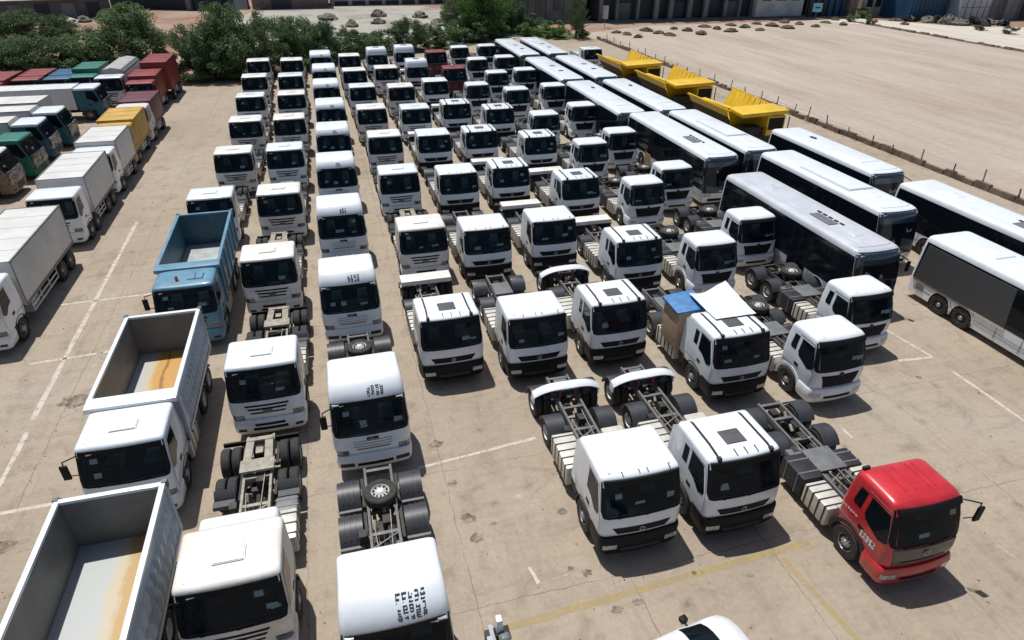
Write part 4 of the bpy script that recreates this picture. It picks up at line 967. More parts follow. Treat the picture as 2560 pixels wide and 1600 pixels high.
# red earth
m, t, b, v = new_ground('red_earth', .4)
c = ramp(t, noise(t, v, .06, 6, .6, .5), [(.32, (.20, .12, .085)), (.5, (.29, .185, .135)), (.66, (.33, .26, .20))])
c = mix(t, .5, c, ramp(t, noise(t, v, .8, 8, .7), [(.3, (.7, .7, .7)), (.65, (1.1, 1.1, 1.1))]), 'MULTIPLY')
t.links.new(c, b.inputs['Base Color']); M['earth'] = m
m, t, b, v = new_ground('pale_rubble_ground', .5)
c = ramp(t, noise(t, v, .12, 6, .6, .4), [(.3, (.20, .19, .165)), (.5, (.33, .315, .275)), (.7, (.37, .345, .30))])
c = mix(t, .6, c, ramp(t, noise(t, v, .9, 8, .75, .6), [(.32, (.45, .45, .45)), (.45, (1, 1, 1)), (.7, (1.1, 1.1, 1.1))]), 'MULTIPLY')
t.links.new(c, b.inputs['Base Color']); M['pale'] = m
m, t, b, v = new_ground('pale_concrete_road', .2)
c = ramp(t, noise(t, stretched(t, v, 1, .1, 0), .5, 5, .6), [(.3, (.42, .38, .32)), (.5, (.50, .46, .40)), (.7, (.54, .50, .44))]); t.links.new(c, b.inputs['Base Color']); M['road'] = m
m, t, b, v = new_ground('grass_verge', .6)
c = ramp(t, noise(t, v, 1.2, 8, .7), [(.3, (.03, .05, .02)), (.6, (.08, .12, .045)), (.75, (.16, .16, .09))]); t.links.new(c, b.inputs['Base Color']); M['verge'] = m
def sheet(name, poly, z, mt, sub=0):
    mb = MB(); mb.add([(x, y, z) for x, y in poly], [tuple(range(len(poly)))])
    o = mb.build(name, mt); tag(o, None, kind='structure'); return o
sheet('ground', [(-500, -120), (700, -120), (700, 700), (-500, 700)], 0, 'earth')
sheet('parking_yard', [(-90, -60), (44.2, -60), (44.2, 104), (41.6, 109), (38.6, 106.5), (36.5, 121), (30.5, 113), (24, 106), (18, 101), (8, 97), (-1, 93), (-8, 84.4), (-16.4, 84.2), (-22, 86), (-90, 90)], .004, 'yard')
sheet('sand_lot', [(44.2, -60), (102.4, -60), (102.4, 117), (96, 121.5), (60, 121), (44.4, 114), (43.2, 108), (44.2, 104)], .006, 'sand')
sheet('road', [(102.4, -60), (230, -60), (230, 90), (140, 100), (118, 108), (108, 122), (96, 122), (102.4, 113)], .008, 'road')
sheet('pale_clearing', [(-21, 116), (-14, 102), (-4, 98), (8, 103), (18, 106), (24, 109), (29, 116), (31, 129), (27, 152), (24, 163), (8, 167), (-6, 166), (-13, 158)], .010, 'pale')
sheet('grass_bank', [(8, 97.2), (18, 101.2), (24, 106.2), (30.5, 113.2), (38.6, 107), (41.4, 109.6), (42.5, 113), (38, 127), (31, 127), (27, 114), (20, 106), (9, 101)], .012, 'verge')
# low rubble terrace walls inside the pale clearing
def heap(name, x, y, r, h, mt, label, cat, group, seed=0, par=None):
    key = ('heap', mt, seed % 4)
    if key not in WC:
        rr = random.Random(seed); mb = MB(); n = 14; rings = []
        for k in range(6):
            f = k/5; rad = math.sqrt(max(0, 1-f*f))+.02; rings.append([((rad*(1+rr.uniform(-.26, .22)))*math.cos(2*math.pi*i/n), (rad*(1+rr.uniform(-.26, .22)))*math.sin(2*math.pi*i/n), max(-.02, f*.8+(rr.uniform(-.16, .2) if k else 0))) for i in range(n)])
        for q in rings: q.append(q[0])
        mb.grid(rings)
        for i in range(46): a = rr.uniform(0, 6.28); d = rr.uniform(.2, 1.0); s_ = rr.uniform(.04, .12); xx, yy = d*math.cos(a), d*math.sin(a); zz = max(0, 1-d)**1.2; mb.box(xx-s_, xx+s_, yy-s_, yy+s_, zz-.1, zz+s_*1.6, 0, s_*.3, s_*.4)
        WC[key] = mb.mesh(name, [M[mt]], 0, 30)
    o = bpy.data.objects.new(name, WC[key]); COL.objects.link(o); o.location = (x, y, 0); o.scale = (r, r*.75, h); o.rotation_euler = (0, 0, seed*1.7); tag(o, label, cat, group); return o
NUM = 'first second third fourth fifth sixth seventh eighth ninth tenth eleventh twelfth thirteenth fourteenth fifteenth sixteenth seventeenth eighteenth nineteenth twentieth'.split()+['twenty-'+q for q in 'first second third fourth fifth sixth seventh eighth ninth'.split()]
def screen_u(x, y):
    d = Vector((x, y, -CAMH)); return d.dot(rt2)/d.dot(fw)
def rank(L, i):
    o = sorted(range(len(L)), key=lambda k: screen_u(*L[k][:2])); return NUM[o.index(i)]
M['dirt'] = mat('brown_dirt', (.15, .11, .07), .95, col2=(.055, .042, .028), vscale=3, bump=.8, bscale=10)
M['rubble'] = mat('grey_rubble', (.22, .20, .17), .95, col2=(.09, .085, .07), vscale=3, bump=.8, bscale=10)
rp = random.Random(4)
WHEREP = ['nearest the fence end', 'in the first dotted row', 'before the dark shed']
for i, (x, y) in enumerate(PILES):
    heap('dirt_pile', x, y, rp.uniform(.8, 1.3), rp.uniform(.45, .8), 'dirt', 'brown dirt pile, %s from the left along the far sand lot edge' % rank(PILES, i), 'dirt pile', 'dirt piles dotted along the far edge of the sand lot', i)
RUB = [(1, 128), (6, 131), (11, 134), (15, 133), (19, 127), (22, 130), (4, 120), (9, 118), (14, 121), (18, 115), (21, 113), (24, 118), (2, 142), (12, 145), (20, 142), (26, 124), (-6, 112), (7, 112)]
for i, (x, y) in enumerate(RUB):
    heap('rubble_heap', x, y, rp.uniform(1.0, 2.4), rp.uniform(.6, 1.5), 'rubble', 'grey rubble heap, %s from the left on the pale clearing' % rank(RUB, i), 'rubble heap', 'rubble heaps on the pale clearing', i)
SCR = [(115, 116.5), (117, 114), (119, 113.5), (121, 111.5), (123.5, 110.5), (126, 109), (128, 107), (120, 109.5), (124, 107.5), (118.5, 110.8)]
for i, (x, y) in enumerate(SCR):
    heap('scrap_heap', x, y, rp.uniform(1.4, 2.4), rp.uniform(1.2, 2.0), 'rubble' if i % 2 else 'black', 'scrap heap, %s from the left before the blue and white sheds' % rank(SCR, i), 'scrap heap', 'scrap heaps in front of the blue and white sheds', i)
# markings
def paintmat(name, col, thr, hi=.82):
    m = bpy.data.materials.new(name); m.use_nodes = True; t = m.node_tree; b = t.nodes['Principled BSDF']; b.inputs['Base Color'].default_value = (*col, 1); b.inputs['Roughness'].default_value = .8
    tc = N(t, 'ShaderNodeTexCoord'); f = noise(t, tc.outputs['Object'], 3.2, 8, .75, .3); r = N(t, 'ShaderNodeMapRange'); r.inputs[1].default_value = thr-.10; r.inputs[2].default_value = thr+.10; t.links.new(f, r.inputs[0])
    r.inputs[3].default_value = .05; r.inputs[4].default_value = hi
    tr = N(t, 'ShaderNodeBsdfTransparent'); mx = N(t, 'ShaderNodeMixShader'); t.links.new(r.outputs[0], mx.inputs[0]); t.links.new(tr.outputs[0], mx.inputs[1]); t.links.new(b.outputs[0], mx.inputs[2]); t.links.new(mx.outputs[0], t.nodes['Material Output'].inputs[0]); return m
M['stain'] = paintmat('oil_stain', (.085, .06, .042), .52, .6); M['wline'] = paintmat('worn_white_line', (.62, .56, .48), .42); M['wfaint'] = paintmat('faded_white_line', (.58, .52, .44), .56); M['yline'] = paintmat('worn_yellow_line', (.46, .35, .14), .47, .62)
def line(p, q, w, mt, name):
    p = Vector((*p, 0)); q = Vector((*q, 0)); d = (q-p).normalized(); n = Vector((-d.y, d.x, 0))*w/2; k = max(2, int((q-p).length/1.0)); mb = MB(); rr = random.Random(int(p.x*10+q.y))
    a = []; c_ = []
    for i in range(k+1): s = p+(q-p)*i/k; j = rr.uniform(.8, 1.15); o_ = n.normalized()*rr.uniform(-.012, .012); a.append(s-n*j+o_); c_.append(s+n*j+o_)
    mb.grid([[(x.x, x.y, .010) for x in a], [(x.x, x.y, .010) for x in c_]]); o = mb.build(name, mt); tag(o, None, kind='structure')
for p, q, w, mt in [((-12.3, 42.0), (-12.05, 22.5), .20, 'wline'), ((-12.0, 21.8), (-11.9, 14.5), .17, 'wline'), ((-13.9, 31.7), (-8.5, 31.85), .16, 'wline'), ((-13.4, 26.55), (-8.3, 26.85), .15, 'wline'), ((-13.2, 17.7), (-8.4, 17.8), .15, 'wline'),
                    ((-10.9, 29.6), (-10.7, 24.8), .22, 'wfaint'), ((1.35, 16.38), (5.6, 16.8), .13, 'wline'), ((23.3, 20.0), (23.65, 17.35), .13, 'wline'), ((23.6, 17.35), (22.0, 17.5), .12, 'wline'),
                    ((23.6, 16.3), (23.6, 11.0), .14, 'wline'), ((16.68, 14.6), (16.66, 13.85), .13, 'wline'), ((3.80, 11.6), (3.93, 11.02), .12, 'wline'), ((3.95, 11.02), (4.9, 11.08), .08, 'wfaint'), ((4.0, 14.2), (4.6, 14.3), .2, 'wfaint'), ((3.9, 13.75), (4.8, 13.9), .2, 'wfaint'), ((17.5, 9.0), (18.1, 6.0), .10, 'wfaint')]:
    line(p, q, w, mt, 'painted_line')
line((2.35, 9.95), (12.2, 10.3), .20, 'yline', 'painted_line'); line((11.05, 10.0), (11.6, 5.5), .18, 'yline', 'painted_line')
# dark spots with their own shape
for (x, y, r) in [(5.72, 9.68, .20), (6.35, 9.75, .17), (9.8, 9.72, .12), (8.3, 10.2, .10), (4.95, 11.25, .13), (5.35, 11.0, .2), (5.4, 13.3, .22), (2.5, 13.8, .3), (2.1, 17.4, .32), (5.4, 12.0, .09), (-10.9, 23.4, .7), (-10.9, 16.3, .4), (21.9, 16.3, .14), (2.3, 15.4, .2), (2.6, 13.0, .25), (3.2, 13.4, .12)]:
    mb = MB(); rr = random.Random(int(x*100)); n = 18; mb.add([(x+r*rr.uniform(.55, 1.1)*math.cos(2*math.pi*i/n), y+r*.8*rr.uniform(.55, 1.1)*math.sin(2*math.pi*i/n), .012) for i in range(n)], [tuple(range(n))]); o = mb.build('oil_stain', 'stain' if 'stain' in M else None); tag(o, None, kind='structure')
# ---------------- trees ----------------
def leafmat(name, c1, c2, c3):
    m = bpy.data.materials.new(name); m.use_nodes = True; t = m.node_tree; b = t.nodes['Principled BSDF']; b.inputs['Roughness'].default_value = .6; b.inputs['Specular IOR Level'].default_value = .25
    tc = N(t, 'ShaderNodeTexCoord'); g = N(t, 'ShaderNodeNewGeometry')
    c = ramp(t, g.outputs['Random Per Island'], [(0, c1), (.55, c2), (.93, c2), (.965, c3)])
    c = mix(t, .6, c, ramp(t, noise(t, tc.outputs['Object'], .9, 3), [(.35, (.7, .75, .7)), (.65, (1.25, 1.2, 1.1))]), 'MULTIPLY')
    t.links.new(c, b.inputs['Base Color']); b.inputs['Subsurface Weight'].default_value = 0
    tr = N(t, 'ShaderNodeBsdfTranslucent'); t.links.new(c, tr.inputs[0]); mx = N(t, 'ShaderNodeMixShader'); mx.inputs[0].default_value = .32; t.links.new(b.outputs[0], mx.inputs[1]); t.links.new(tr.outputs[0], mx.inputs[2]); t.links.new(mx.outputs[0], t.nodes['Material Output'].inputs[0]); return m
M['leafA'] = leafmat('acacia_leaves', (.075, .13, .052), (.155, .225, .10), (.34, .36, .28))
M['leafB'] = leafmat('dark_leaves', (.050, .095, .044), (.11, .17, .075), (.24, .27, .21))
M['leafC'] = leafmat('bright_leaves', (.055, .12, .034), (.12, .21, .065), (.2, .28, .12))
M['leafD'] = leafmat('dry_leaves', (.10, .095, .055), (.17, .16, .10), (.25, .22, .16))
M['bark'] = mat('bark', (.10, .075, .055), .9, var=.4, vscale=8)
TP = {}
def tree_proto(key, seed, shape, nclump, nleaf, ls):
    """unit tree: height 1, radius .5"""
    rr = random.Random(seed); mb = MB(); tips = []
    for c in range(nclump):
        while True:
            p = Vector((rr.uniform(-1, 1), rr.uniform(-1, 1), rr.uniform(-1, 1)))
            if .25 < p.length < 1: break
        if rr.random() < .6: p = p.normalized()*rr.uniform(.7, 1.12)
        p.x *= 1+.25*math.sin(3*seed+4*p.z); p.y *= 1+.2*math.cos(2*seed+3*p.z)
        if shape == 'round': q = Vector((p.x*.5, p.y*.5, .52+p.z*.45)); cr = rr.uniform(.08, .17)
        elif shape == 'column': q = Vector((p.x*.5*(1-.45*max(0, p.z)), p.y*.5*(1-.45*max(0, p.z)), .5+p.z*.46)); cr = rr.uniform(.09, .15)
        else: q = Vector((p.x*.5, p.y*.5, .45+p.z*.42)); cr = rr.uniform(.12, .2)
        tips.append(q)
        for l in range(nleaf):
            d = Vector((rr.gauss(0, 1), rr.gauss(0, 1), rr.gauss(0, 1))).normalized()*cr*rr.random()**.45; d.z *= .75 if shape != 'column' else .5
            o = q+d; o.z = max(.02, o.z); a = Vector((rr.gauss(0, 1), rr.gauss(0, 1), rr.gauss(0, 1))).normalized(); u = a.cross(Vector((.3, .5, .8))).normalized()*ls*rr.uniform(.3, 1.0); w = a.cross(u).normalized()*ls*rr.uniform(.4, .8)
            mb.add([o-u, o-w*.6, o+u, o+w*.6], [(0, 1, 2, 3)])
    me = bpy.data.meshes.new('crown'); me.from_pydata(mb.v, [], mb.f)
    tb = MB(); tb.cyl((0, 0, 0), (.01, .0, .3), .03, 8, 0, .02)
    for q in tips[::max(1, nclump//9)]: tb.cyl((.01, 0, .18+rr.uniform(0, .1)), tuple(q), .014, 6, 0, .004)
    tm = tb.mesh('trunk', [M['bark']], 0, 60); TP[key] = (me, tm)
def tree(x, y, h, r, key, leaf, label, cat='tree', group='trees along the back edge of the yard', seed=0, name='leafy_tree'):
    rt_ = empty(name, (x, y, 0), seed*1.3); tag(rt_, label, cat, group)
    me, tm = TP[key]; k = (key, leaf)
    if k not in WC: mm = me.copy(); mm.materials.append(M[leaf]); WC[k] = mm
    c = bpy.data.objects.new('crown', WC[k]); COL.objects.link(c); c.parent = rt_; c.scale = (2*r, 2*r, h)
    q = bpy.data.objects.new('trunk', tm); COL.objects.link(q); q.parent = rt_; q.scale = (h, h, h)
    return rt_
tree_proto('r1', 1, 'round', 130, 170, .027); tree_proto('r2', 2, 'round', 115, 170, .028); tree_proto('r3', 3, 'round', 130, 160, .026)
tree_proto('c1', 4, 'column', 80, 110, .022); tree_proto('b1', 5, 'bush', 34, 110, .05); tree_proto('b2', 6, 'bush', 30, 110, .055)
TR = [
 (-22.0, 92.2, 7.6, 3.9, 'r1', 'leafA', 'largest round green tree left of the bare red earth gap'),
 (-27.2, 93.0, 5.2, 2.9, 'r2', 'leafA', 'mid green tree just left of the largest round tree'),
 (-31.5, 92.0, 4.8, 2.8, 'r3', 'leafB', 'dark low tree behind the blue and green truck roofs'),
 (-36.0, 93.5, 5.0, 3.2, 'r2', 'leafA', 'green tree near the left photo edge, above the red box roofs'),
 (-41.0, 95.0, 5.2, 3.0, 'r3', 'leafB', 'dark tree cut by the left photo edge'),
 (-44, 120, 5.0, 3.6, 'r2', 'leafB', 'dark green tree before the pale-roofed shed at far left'),
 (-39, 124, 3.6, 2.6, 'r1', 'leafB', 'small dark tree right of the one before the pale-roofed shed'),
 (-33, 138, 3.4, 3.2, 'r3', 'leafC', 'bright low tree beside the right end of the pale-roofed shed'),
 (-18.9, 88.0, 3.0, 1.9, 'b1', 'leafA', 'low bush right behind the tall red box truck'),
 (-16.6, 87.8, 2.9, 2.0, 'b2', 'leafB', 'low dark bush at the bottom of the bare earth gap'),
 (-13.6, 87.6, 6.6, 2.7, 'r2', 'leafA', 'tall speckled tree bordering the earth gap on its right'),
 (-10.3, 87.2, 8.0, 3.0, 'r1', 'leafA', 'tallest tree behind the leftmost column of white trucks'),
 (-6.4, 89.4, 6.8, 2.5, 'r3', 'leafA', 'rounded tree behind the second column of white trucks'),
 (-2.6, 92.4, 6.4, 2.3, 'r2', 'leafA', 'upright tree behind the column of tall domed cabs'),
 (.2, 95.0, 5.0, 2.1, 'r1', 'leafB', 'shorter tree sloping down right of the upright tree'),
 (3.6, 98.4, 4.4, 1.9, 'c1', 'leafB', 'narrow dark shrub tree at the start of the low hedge'),
 (6.6, 99.8, 3.2, 2.2, 'b1', 'leafA', 'first low green shrub in the hedge line'),
 (9.6, 101.2, 3.4, 2.0, 'b2', 'leafB', 'second low shrub in the hedge, behind the sunroof cabs'),
 (12.6, 102.6, 4.4, 2.2, 'r3', 'leafB', 'dark round tree rising from the middle of the hedge'),
 (15.6, 104.2, 3.2, 2.2, 'b1', 'leafB', 'low shrub behind the two red cabs'),
 (18.4, 106.0, 3.0, 2.1, 'b2', 'leafC', 'bright low shrub right of the red cabs'),
 (21.6, 109.5, 3.6, 2.2, 'b1', 'leafA', 'shrub at the left foot of the tall green tree'),
 (25.6, 112.0, 9.2, 3.6, 'r1', 'leafC', 'tall bright green tree behind the rear of the bus rows'),
 (28.4, 117.0, 8.0, 3.0, 'r2', 'leafC', 'second tall green tree, right behind the bright one'),
 (22.8, 119.0, 6.2, 2.4, 'r3', 'leafA', 'mid-sized tree left of the tall bright green one'),
 (32.4, 118.5, 5.2, 2.2, 'r2', 'leafB', 'dark tree in front of the grey apartment block'),
 (34.2, 113.0, 2.4, 1.9, 'b1', 'leafC', 'low bright bush beside the yard corner path'),
 (37.6, 110.3, 2.8, 2.1, 'b2', 'leafC', 'larger bright bush left of the narrow cypress-like tree'),
 (35.8, 116.5, 3.2, 2.0, 'b2', 'leafB', 'dark bush below the apartment windows'),
 (40.8, 108.6, 7.6, 1.6, 'c1', 'leafB', 'narrow columnar dark tree at the yard corner'),
 (42.0, 108.9, 2.2, 1.2, 'b1', 'leafB', 'small dark bush at the foot of the columnar tree'),
]
for i, a in enumerate(TR): tree(*a, seed=i)
UB = [(-43, 92.5), (-39, 91.6), (-35, 91.4), (-31.6, 91.0), (-28.6, 91.0), (-25.4, 90.2), (-22.6, 89.6), (-19.9, 89.0), (-12.2, 86.0), (-9.2, 86.2), (-6.4, 87.4), (-3.4, 89.8), (-.6, 92.6), (2.4, 95.4), (5.2, 97.8), (-14.4, 86.0), (24.0, 108.6), (27.4, 112.6)]
UL = ['below the left photo edge trees', 'under the green tree at the left edge', 'behind the leftmost red box roofs', 'behind the blue box truck', 'behind the dark green box truck', 'left of the tarped load', 'behind the tarped load', 'between the tarped load and the tall red box', 'behind the fourth farthest left-column truck', 'behind the leftmost column of white trucks', 'behind the second column of white trucks', 'behind the column of tall domed cabs', 'behind the column right of the domed cabs', 'behind the gap before the sunroof cabs', 'at the left end of the hedge line', 'right of the bare red earth gap', 'behind the farthest trucks beside the buses', 'at the rear of the bus rows']
for i, (x, y) in enumerate(UB): tree(x, y, 2.6+.5*(i % 3), 2.3, 'b1' if i % 2 else 'b2', 'leafB' if i % 3 else 'leafA', 'dark undergrowth bush '+UL[i], 'bush', 'undergrowth bushes below the trees', i, 'undergrowth_bush')
for i, (x, y) in enumerate(BUSHES):
    tree(x, y, rp.uniform(1.4, 2.2), rp.uniform(.9, 1.5), 'b1' if i % 2 else 'b2', 'leafA' if i in (0, 1, 2) else 'leafD', ['green bush at the far end of the sand lot kerb', 'small green bush right beside the kerb end', 'bright bush behind the kerb end', 'dry bush beside the pale road below the scrap heaps', 'round dry bush furthest right beside the pale road', 'dry bush in front of the cream facade'][i], 'bush', 'bushes around the end of the kerb', i, 'roadside_bush')
# ---------------- buildings ----------------
for k, c_, rr_ in [('shedwall', (.030, .040, .052), .6), ('pier', (.22, .23, .24), .7), ('bluewall', (.02, .085, .17), .5), ('whitewall', (.50, .53, .56), .6), ('creamwall', (.45, .40, .33), .7), ('greywall', (.26, .25, .24), .8), ('pinkwall', (.22, .16, .15), .8), ('navy', (.012, .028, .05), .5), ('roofpale', (.50, .49, .46), .6), ('glassdark', (.02, .025, .03), .1), ('woodwall', (.36, .24, .19), .7), ('slate', (.13, .14, .155), .7)]:
    M[k] = mat(k, c_, rr_, var=.35, vscale=.35)
M['copper'] = M['woodwall']
def bld(name, x0, x1, y0, y1, h, m, label, rz=0, z0=0):
    root = empty(name, (0, 0, 0)); tag(root, label, 'building'); mb = MB(); mb.box(x0, x1, y0, y1, z0, h); w = mb.build('wall', m, root)
    return root, w
r, w = bld('open_shed', 52, 98, 129.0, 150, 13, 'shedwall', 'long dark open-fronted workshop shed behind the sand lot')
rr = random.Random(9); x = 52.5; i = 0
while x < 97.5:
    ww = rr.choice([.5, .6, .9]); mb = MB(); mb.box(x, x+ww, 127.6, 128.4, 0, 13); mb.build('pillar', 'pier', r); 
    if i % 2 == 0:
        mb = MB(); mb.box(x+ww+.3, x+ww+2.4, 128.2, 128.6, 5.0+rr.uniform(-1, 1), 13); mb.build('wall_panel', 'slate' if i % 4 else 'pier', r)
    if i % 3 == 1:
        mb = MB(); mb.box(x+ww+.2, x+ww+2.8, 128.5, 128.8, 0, 3.2); mb.build('shutter', 'slate' if i % 2 else 'navy', r)
    x += rr.uniform(3.0, 4.6); i += 1
mb = MB(); mb.box(52, 98, 126.4, 127.4, 0, .35); mb.build('plinth', 'slate', r)
r, w = bld('low_office', 86, 97, 126.6, 128.8, 13, 'whitewall', 'pale office front with dark windows between the dark shed bays')
for k in range(3):
    for z in (3.2, 8.0): mb = MB(); mb.box(87.2+k*3.4, 89.2+k*3.4, 126.5, 126.62, z, z+2.2); f = mb.build('window', 'glassdark', r); mb = MB(); mb.box(88.16+k*3.4, 88.24+k*3.4, 126.47, 126.51, z, z+2.2); mb.box(87.2+k*3.4, 89.2+k*3.4, 126.465, 126.505, z+1.05, z+1.13); mb.build('window_frame', 'pier', f)
r, w = bld('blue_hall', 98.5, 108.5, 127.5, 145, 13, 'navy', 'blue panelled hall front right of the pale office')
for k in range(6): mb = MB(); mb.box(99+k*1.6, 100.1+k*1.6, 127.2, 127.6, 0, 13); mb.build('wall_panel', 'bluewall' if k > 2 else 'shedwall', r)
mb = MB(); mb.box(108.6, 110.4, 126.6, 127.6, 0, 13); mb.build('pillar', 'woodwall', r)
r, w = bld('cream_block', 111, 117.5, 125.5, 138, 13, 'creamwall', 'cream two-storey block with dark windows beside the blue shed')
for k in range(3):
    for z in (1.8, 5.6, 9.4): mb = MB(); mb.box(111.7+k*2.1, 113.1+k*2.1, 125.42, 125.56, z, z+1.8); mb.build('window', 'glassdark', r)
r, w = bld('blue_shed', 115.5, 124.5, 117.5, 128, 9, 'bluewall', 'bright blue steel shed behind the dark scrap heaps')
for k in range(9): mb = MB(); mb.box(115.7+k, 115.8+k, 117.42, 117.55, 0, 9); mb.build('wall_rib', 'bluewall', r)
mb = MB(); mb.box(118.2, 119.6, 117.36, 117.48, 3.8, 5.4); mb.build('wall_sign', 'whitewall', r)
r, w = bld('white_shed', 125, 132.5, 114.8, 126, 7.5, 'whitewall', 'white panelled shed right of the bright blue one')
for z in (2.4, 4.8): mb = MB(); mb.box(125, 132.5, 114.72, 114.82, z, z+.08); mb.build('panel_seam', 'slate', r)
for k in range(4): mb = MB(); mb.box(126.4+k*1.6, 126.46+k*1.6, 114.72, 114.82, 0, 7.5); mb.build('panel_seam', 'slate', r)
r, w = bld('grey_shed', 134, 165, 114.5, 135, 7, 'slate', 'dark grey workshop with white fascia at the right photo edge')
mb = MB(); mb.box(134, 165, 114.0, 114.6, 5.0, 7.2); mb.build('fascia', 'whitewall', r)
for k in range(6): mb = MB(); mb.box(136+k*4.5, 139+k*4.5, 114.3, 114.6, 0, 4.2); mb.build('shutter', 'shedwall' if k % 2 else 'pier', r)
r, w = bld('apartment_block', 32, 51, 131, 145, 14, 'greywall', 'grey apartment block with small dark windows behind the columnar tree')
for k in range(5):
    for z in (2.0, 6.0, 10): mb = MB(); mb.box(33.5+k*3.6, 34.9+k*3.6, 130.9, 131.06, z, z+2.2); f = mb.build('window', 'glassdark', r); mb = MB(); mb.box(33.3+k*3.6, 35.1+k*3.6, 130.6, 131.0, z-.2, z-.02); mb.build('window_sill', 'pier', f)
    mb = MB(); mb.box(35.6+k*3.6, 36.2+k*3.6, 130.7, 131.0, 0, 14); mb.build('pillar', 'greywall', r)
# left background
r = empty('shed', (-52, 156, 0), R(14)); tag(r, 'long low grey shed with pale sheet roof at the far left', 'building'); mb = MB(); mb.box(-14, 13, -4, 6, 0, 3.4); w = mb.build('wall', 'slate', r)
mb = MB(); mb.add([(-15, -5.2, 3.4), (14, -5.2, 3.3), (14, 7, 4.6), (-15, 7, 4.7), (-15, -5.2, 3.55), (14, -5.2, 3.45), (14, 7, 4.75), (-15, 7, 4.85)], [(0, 3, 2, 1), (4, 5, 6, 7), (0, 1, 5, 4), (1, 2, 6, 5), (2, 3, 7, 6), (3, 0, 4, 7)]); mb.build('roof', 'roofpale', r)
for k in range(6): mb = MB(); mb.box(-12+k*4.2, -9.8+k*4.2, -4.15, -3.9, 0, 2.7); mb.build('door', 'navy' if k % 2 else 'pier', r)
r = empty('warehouse', (-29, 169, 0), R(-22)); tag(r, 'long dark blue warehouse across the red earth at the top', 'building'); mb = MB(); mb.box(-13, 12, -3, 8, 0, 7); mb.build('wall', 'navy', r)
mb = MB(); mb.box(-13.2, 12.2, -3.3, 8.2, 3.2, 3.5); mb.build('canopy', 'slate', r); mb = MB(); mb.box(4.6, 5.6, -3.8, -3, 0, 5); mb.build('pillar', 'pier', r)
r, w = bld('pink_building', -13, 3, 163.5, 175, 7, 'pinkwall', 'dull pink flat building above the pale clearing')
mb = MB(); mb.box(-9, -5, 163.3, 163.6, 0, 2.6); mb.build('door', 'navy', r)
r, w = bld('white_wall_building', 3.5, 31, 168, 176, 6, 'roofpale', 'long white low building behind the pale clearing')
for k in range(7): mb = MB(); mb.box(4.5+k*3.8, 7.4+k*3.8, 167.85, 168.1, .1, .9); mb.build('opening', 'navy', r)
mb = MB(); mb.prism_x([(0, 0), (6, 0), (4.6, 2.6), (1.4, 2.6)], -3, 3); o = mb.build('tarpaulin_tent', 'slate'); o.location = (-17, 163, 0); tag(o, 'grey tent-like tarpaulin shelter between warehouse and pink building', 'shelter')
# clutter near left shed
SC2 = [(-44, 146, 1.8), (-41.5, 147.5, 1.5), (-38, 150, 1.6), (-35, 153, 1.4), (-46, 139, 1.8), (-43, 140, 1.4)]
for i, (x, y, r_) in enumerate(SC2):
    heap('scrap_heap', x, y, r_, 1.2, 'rubble' if i % 2 else 'roofpale', 'scrap heap, %s from the left before the pale-roofed shed' % rank(SC2, i), 'scrap heap', 'scrap heaps by the pale-roofed shed', i+2)
# signs
def sign(x, y, h, w, bh, m, label, writing=None):
    r = empty('sign_board', (x, y, 0), R(-10)); tag(r, label, 'sign'); mb = MB(); mb.box(-w/2, w/2, -.04, .04, h-bh, h); p = mb.build('board', m, r, bevel=.01); mb = MB(); mb.cyl((0, .06, 0), (0, .06, h-.2), .06, 8); mb.build('post', 'mid', r)
    if writing: mb = MB(); mb.box(-w*.25, w*.3, -.055, -.045, h-bh*.6, h-bh*.42); mb.build('writing', 'navy', p)
sign(50.7, 120.3, 3.6, 1.0, 2.2, 'whitewall', 'tall white sign board standing before the dark shed')
M['signblue'] = mat('pale_blue_sign', (.18, .48, .62), .5)
sign(97.6, 122.8, 3.0, 1.9, 1.6, 'signblue', 'pale blue sign board before the dark shed bays', True)
# ---------------- fence and kerb ----------------
M['dryweed'] = mat('dry_weeds', (.24, .19, .10), .9, var=.4); M['kerb'] = mat('weathered_brown_kerb', (.20, .15, .115), .9, col2=(.10, .07, .05), vscale=1.2, bump=.6, bscale=8)
M['post'] = mat('weathered_post', (.30, .25, .20), .9, var=.4); M['wire'] = mat('rusty_wire', (.09, .06, .045), .8)
f = empty('boundary_fence', (44, 70, 0)); tag(f, 'low broken kerb wall with leaning posts and wire along the sand lot', 'fence')
mb = MB(); rr = random.Random(2); y = -42.0
while y < 36.5:
    l = rr.uniform(.7, 1.3); h = rr.uniform(.28, .5); ox = rr.uniform(-.06, .06); mb.box(-.16+ox, .16+ox, y, y+l-.03, 0, h, 0, .02, .03); y += l
mb.build('kerb_wall', 'kerb', f)
y = -39
while y < 36:
    h = rr.uniform(.9, 1.7); mb = MB(); lx = rr.uniform(-.15, .15); ly = rr.uniform(-.2, .2); mb.bar((0, y, 0), (lx, y+ly, h*.8), .07, .07, 0); 
    if rr.random() < .5: mb.add([(-.2, y-.12, 0), (.2, y-.12, 0), (.05, y+.1, .55), (-.05, y+.1, .55), (-.2, y+.25, 0), (.2, y+.25, 0)], [(0, 1, 2, 3), (3, 2, 5, 4), (0, 3, 4), (1, 5, 2)], 0)
    mb.build('post', 'post' if rr.random() < .5 else 'wire', f); y += rr.uniform(2.2, 3.6)
mb = MB()
for z in (.55, .8): 
    yy = -24
    while yy < 34: mb.bar((rr.uniform(-.05, .05), yy, z+rr.uniform(-.1, .05)), (rr.uniform(-.05, .05), yy+2.2, z+rr.uniform(-.1, .05)), .012, .012); yy += 2.2
mb.build('wire', 'wire', f)
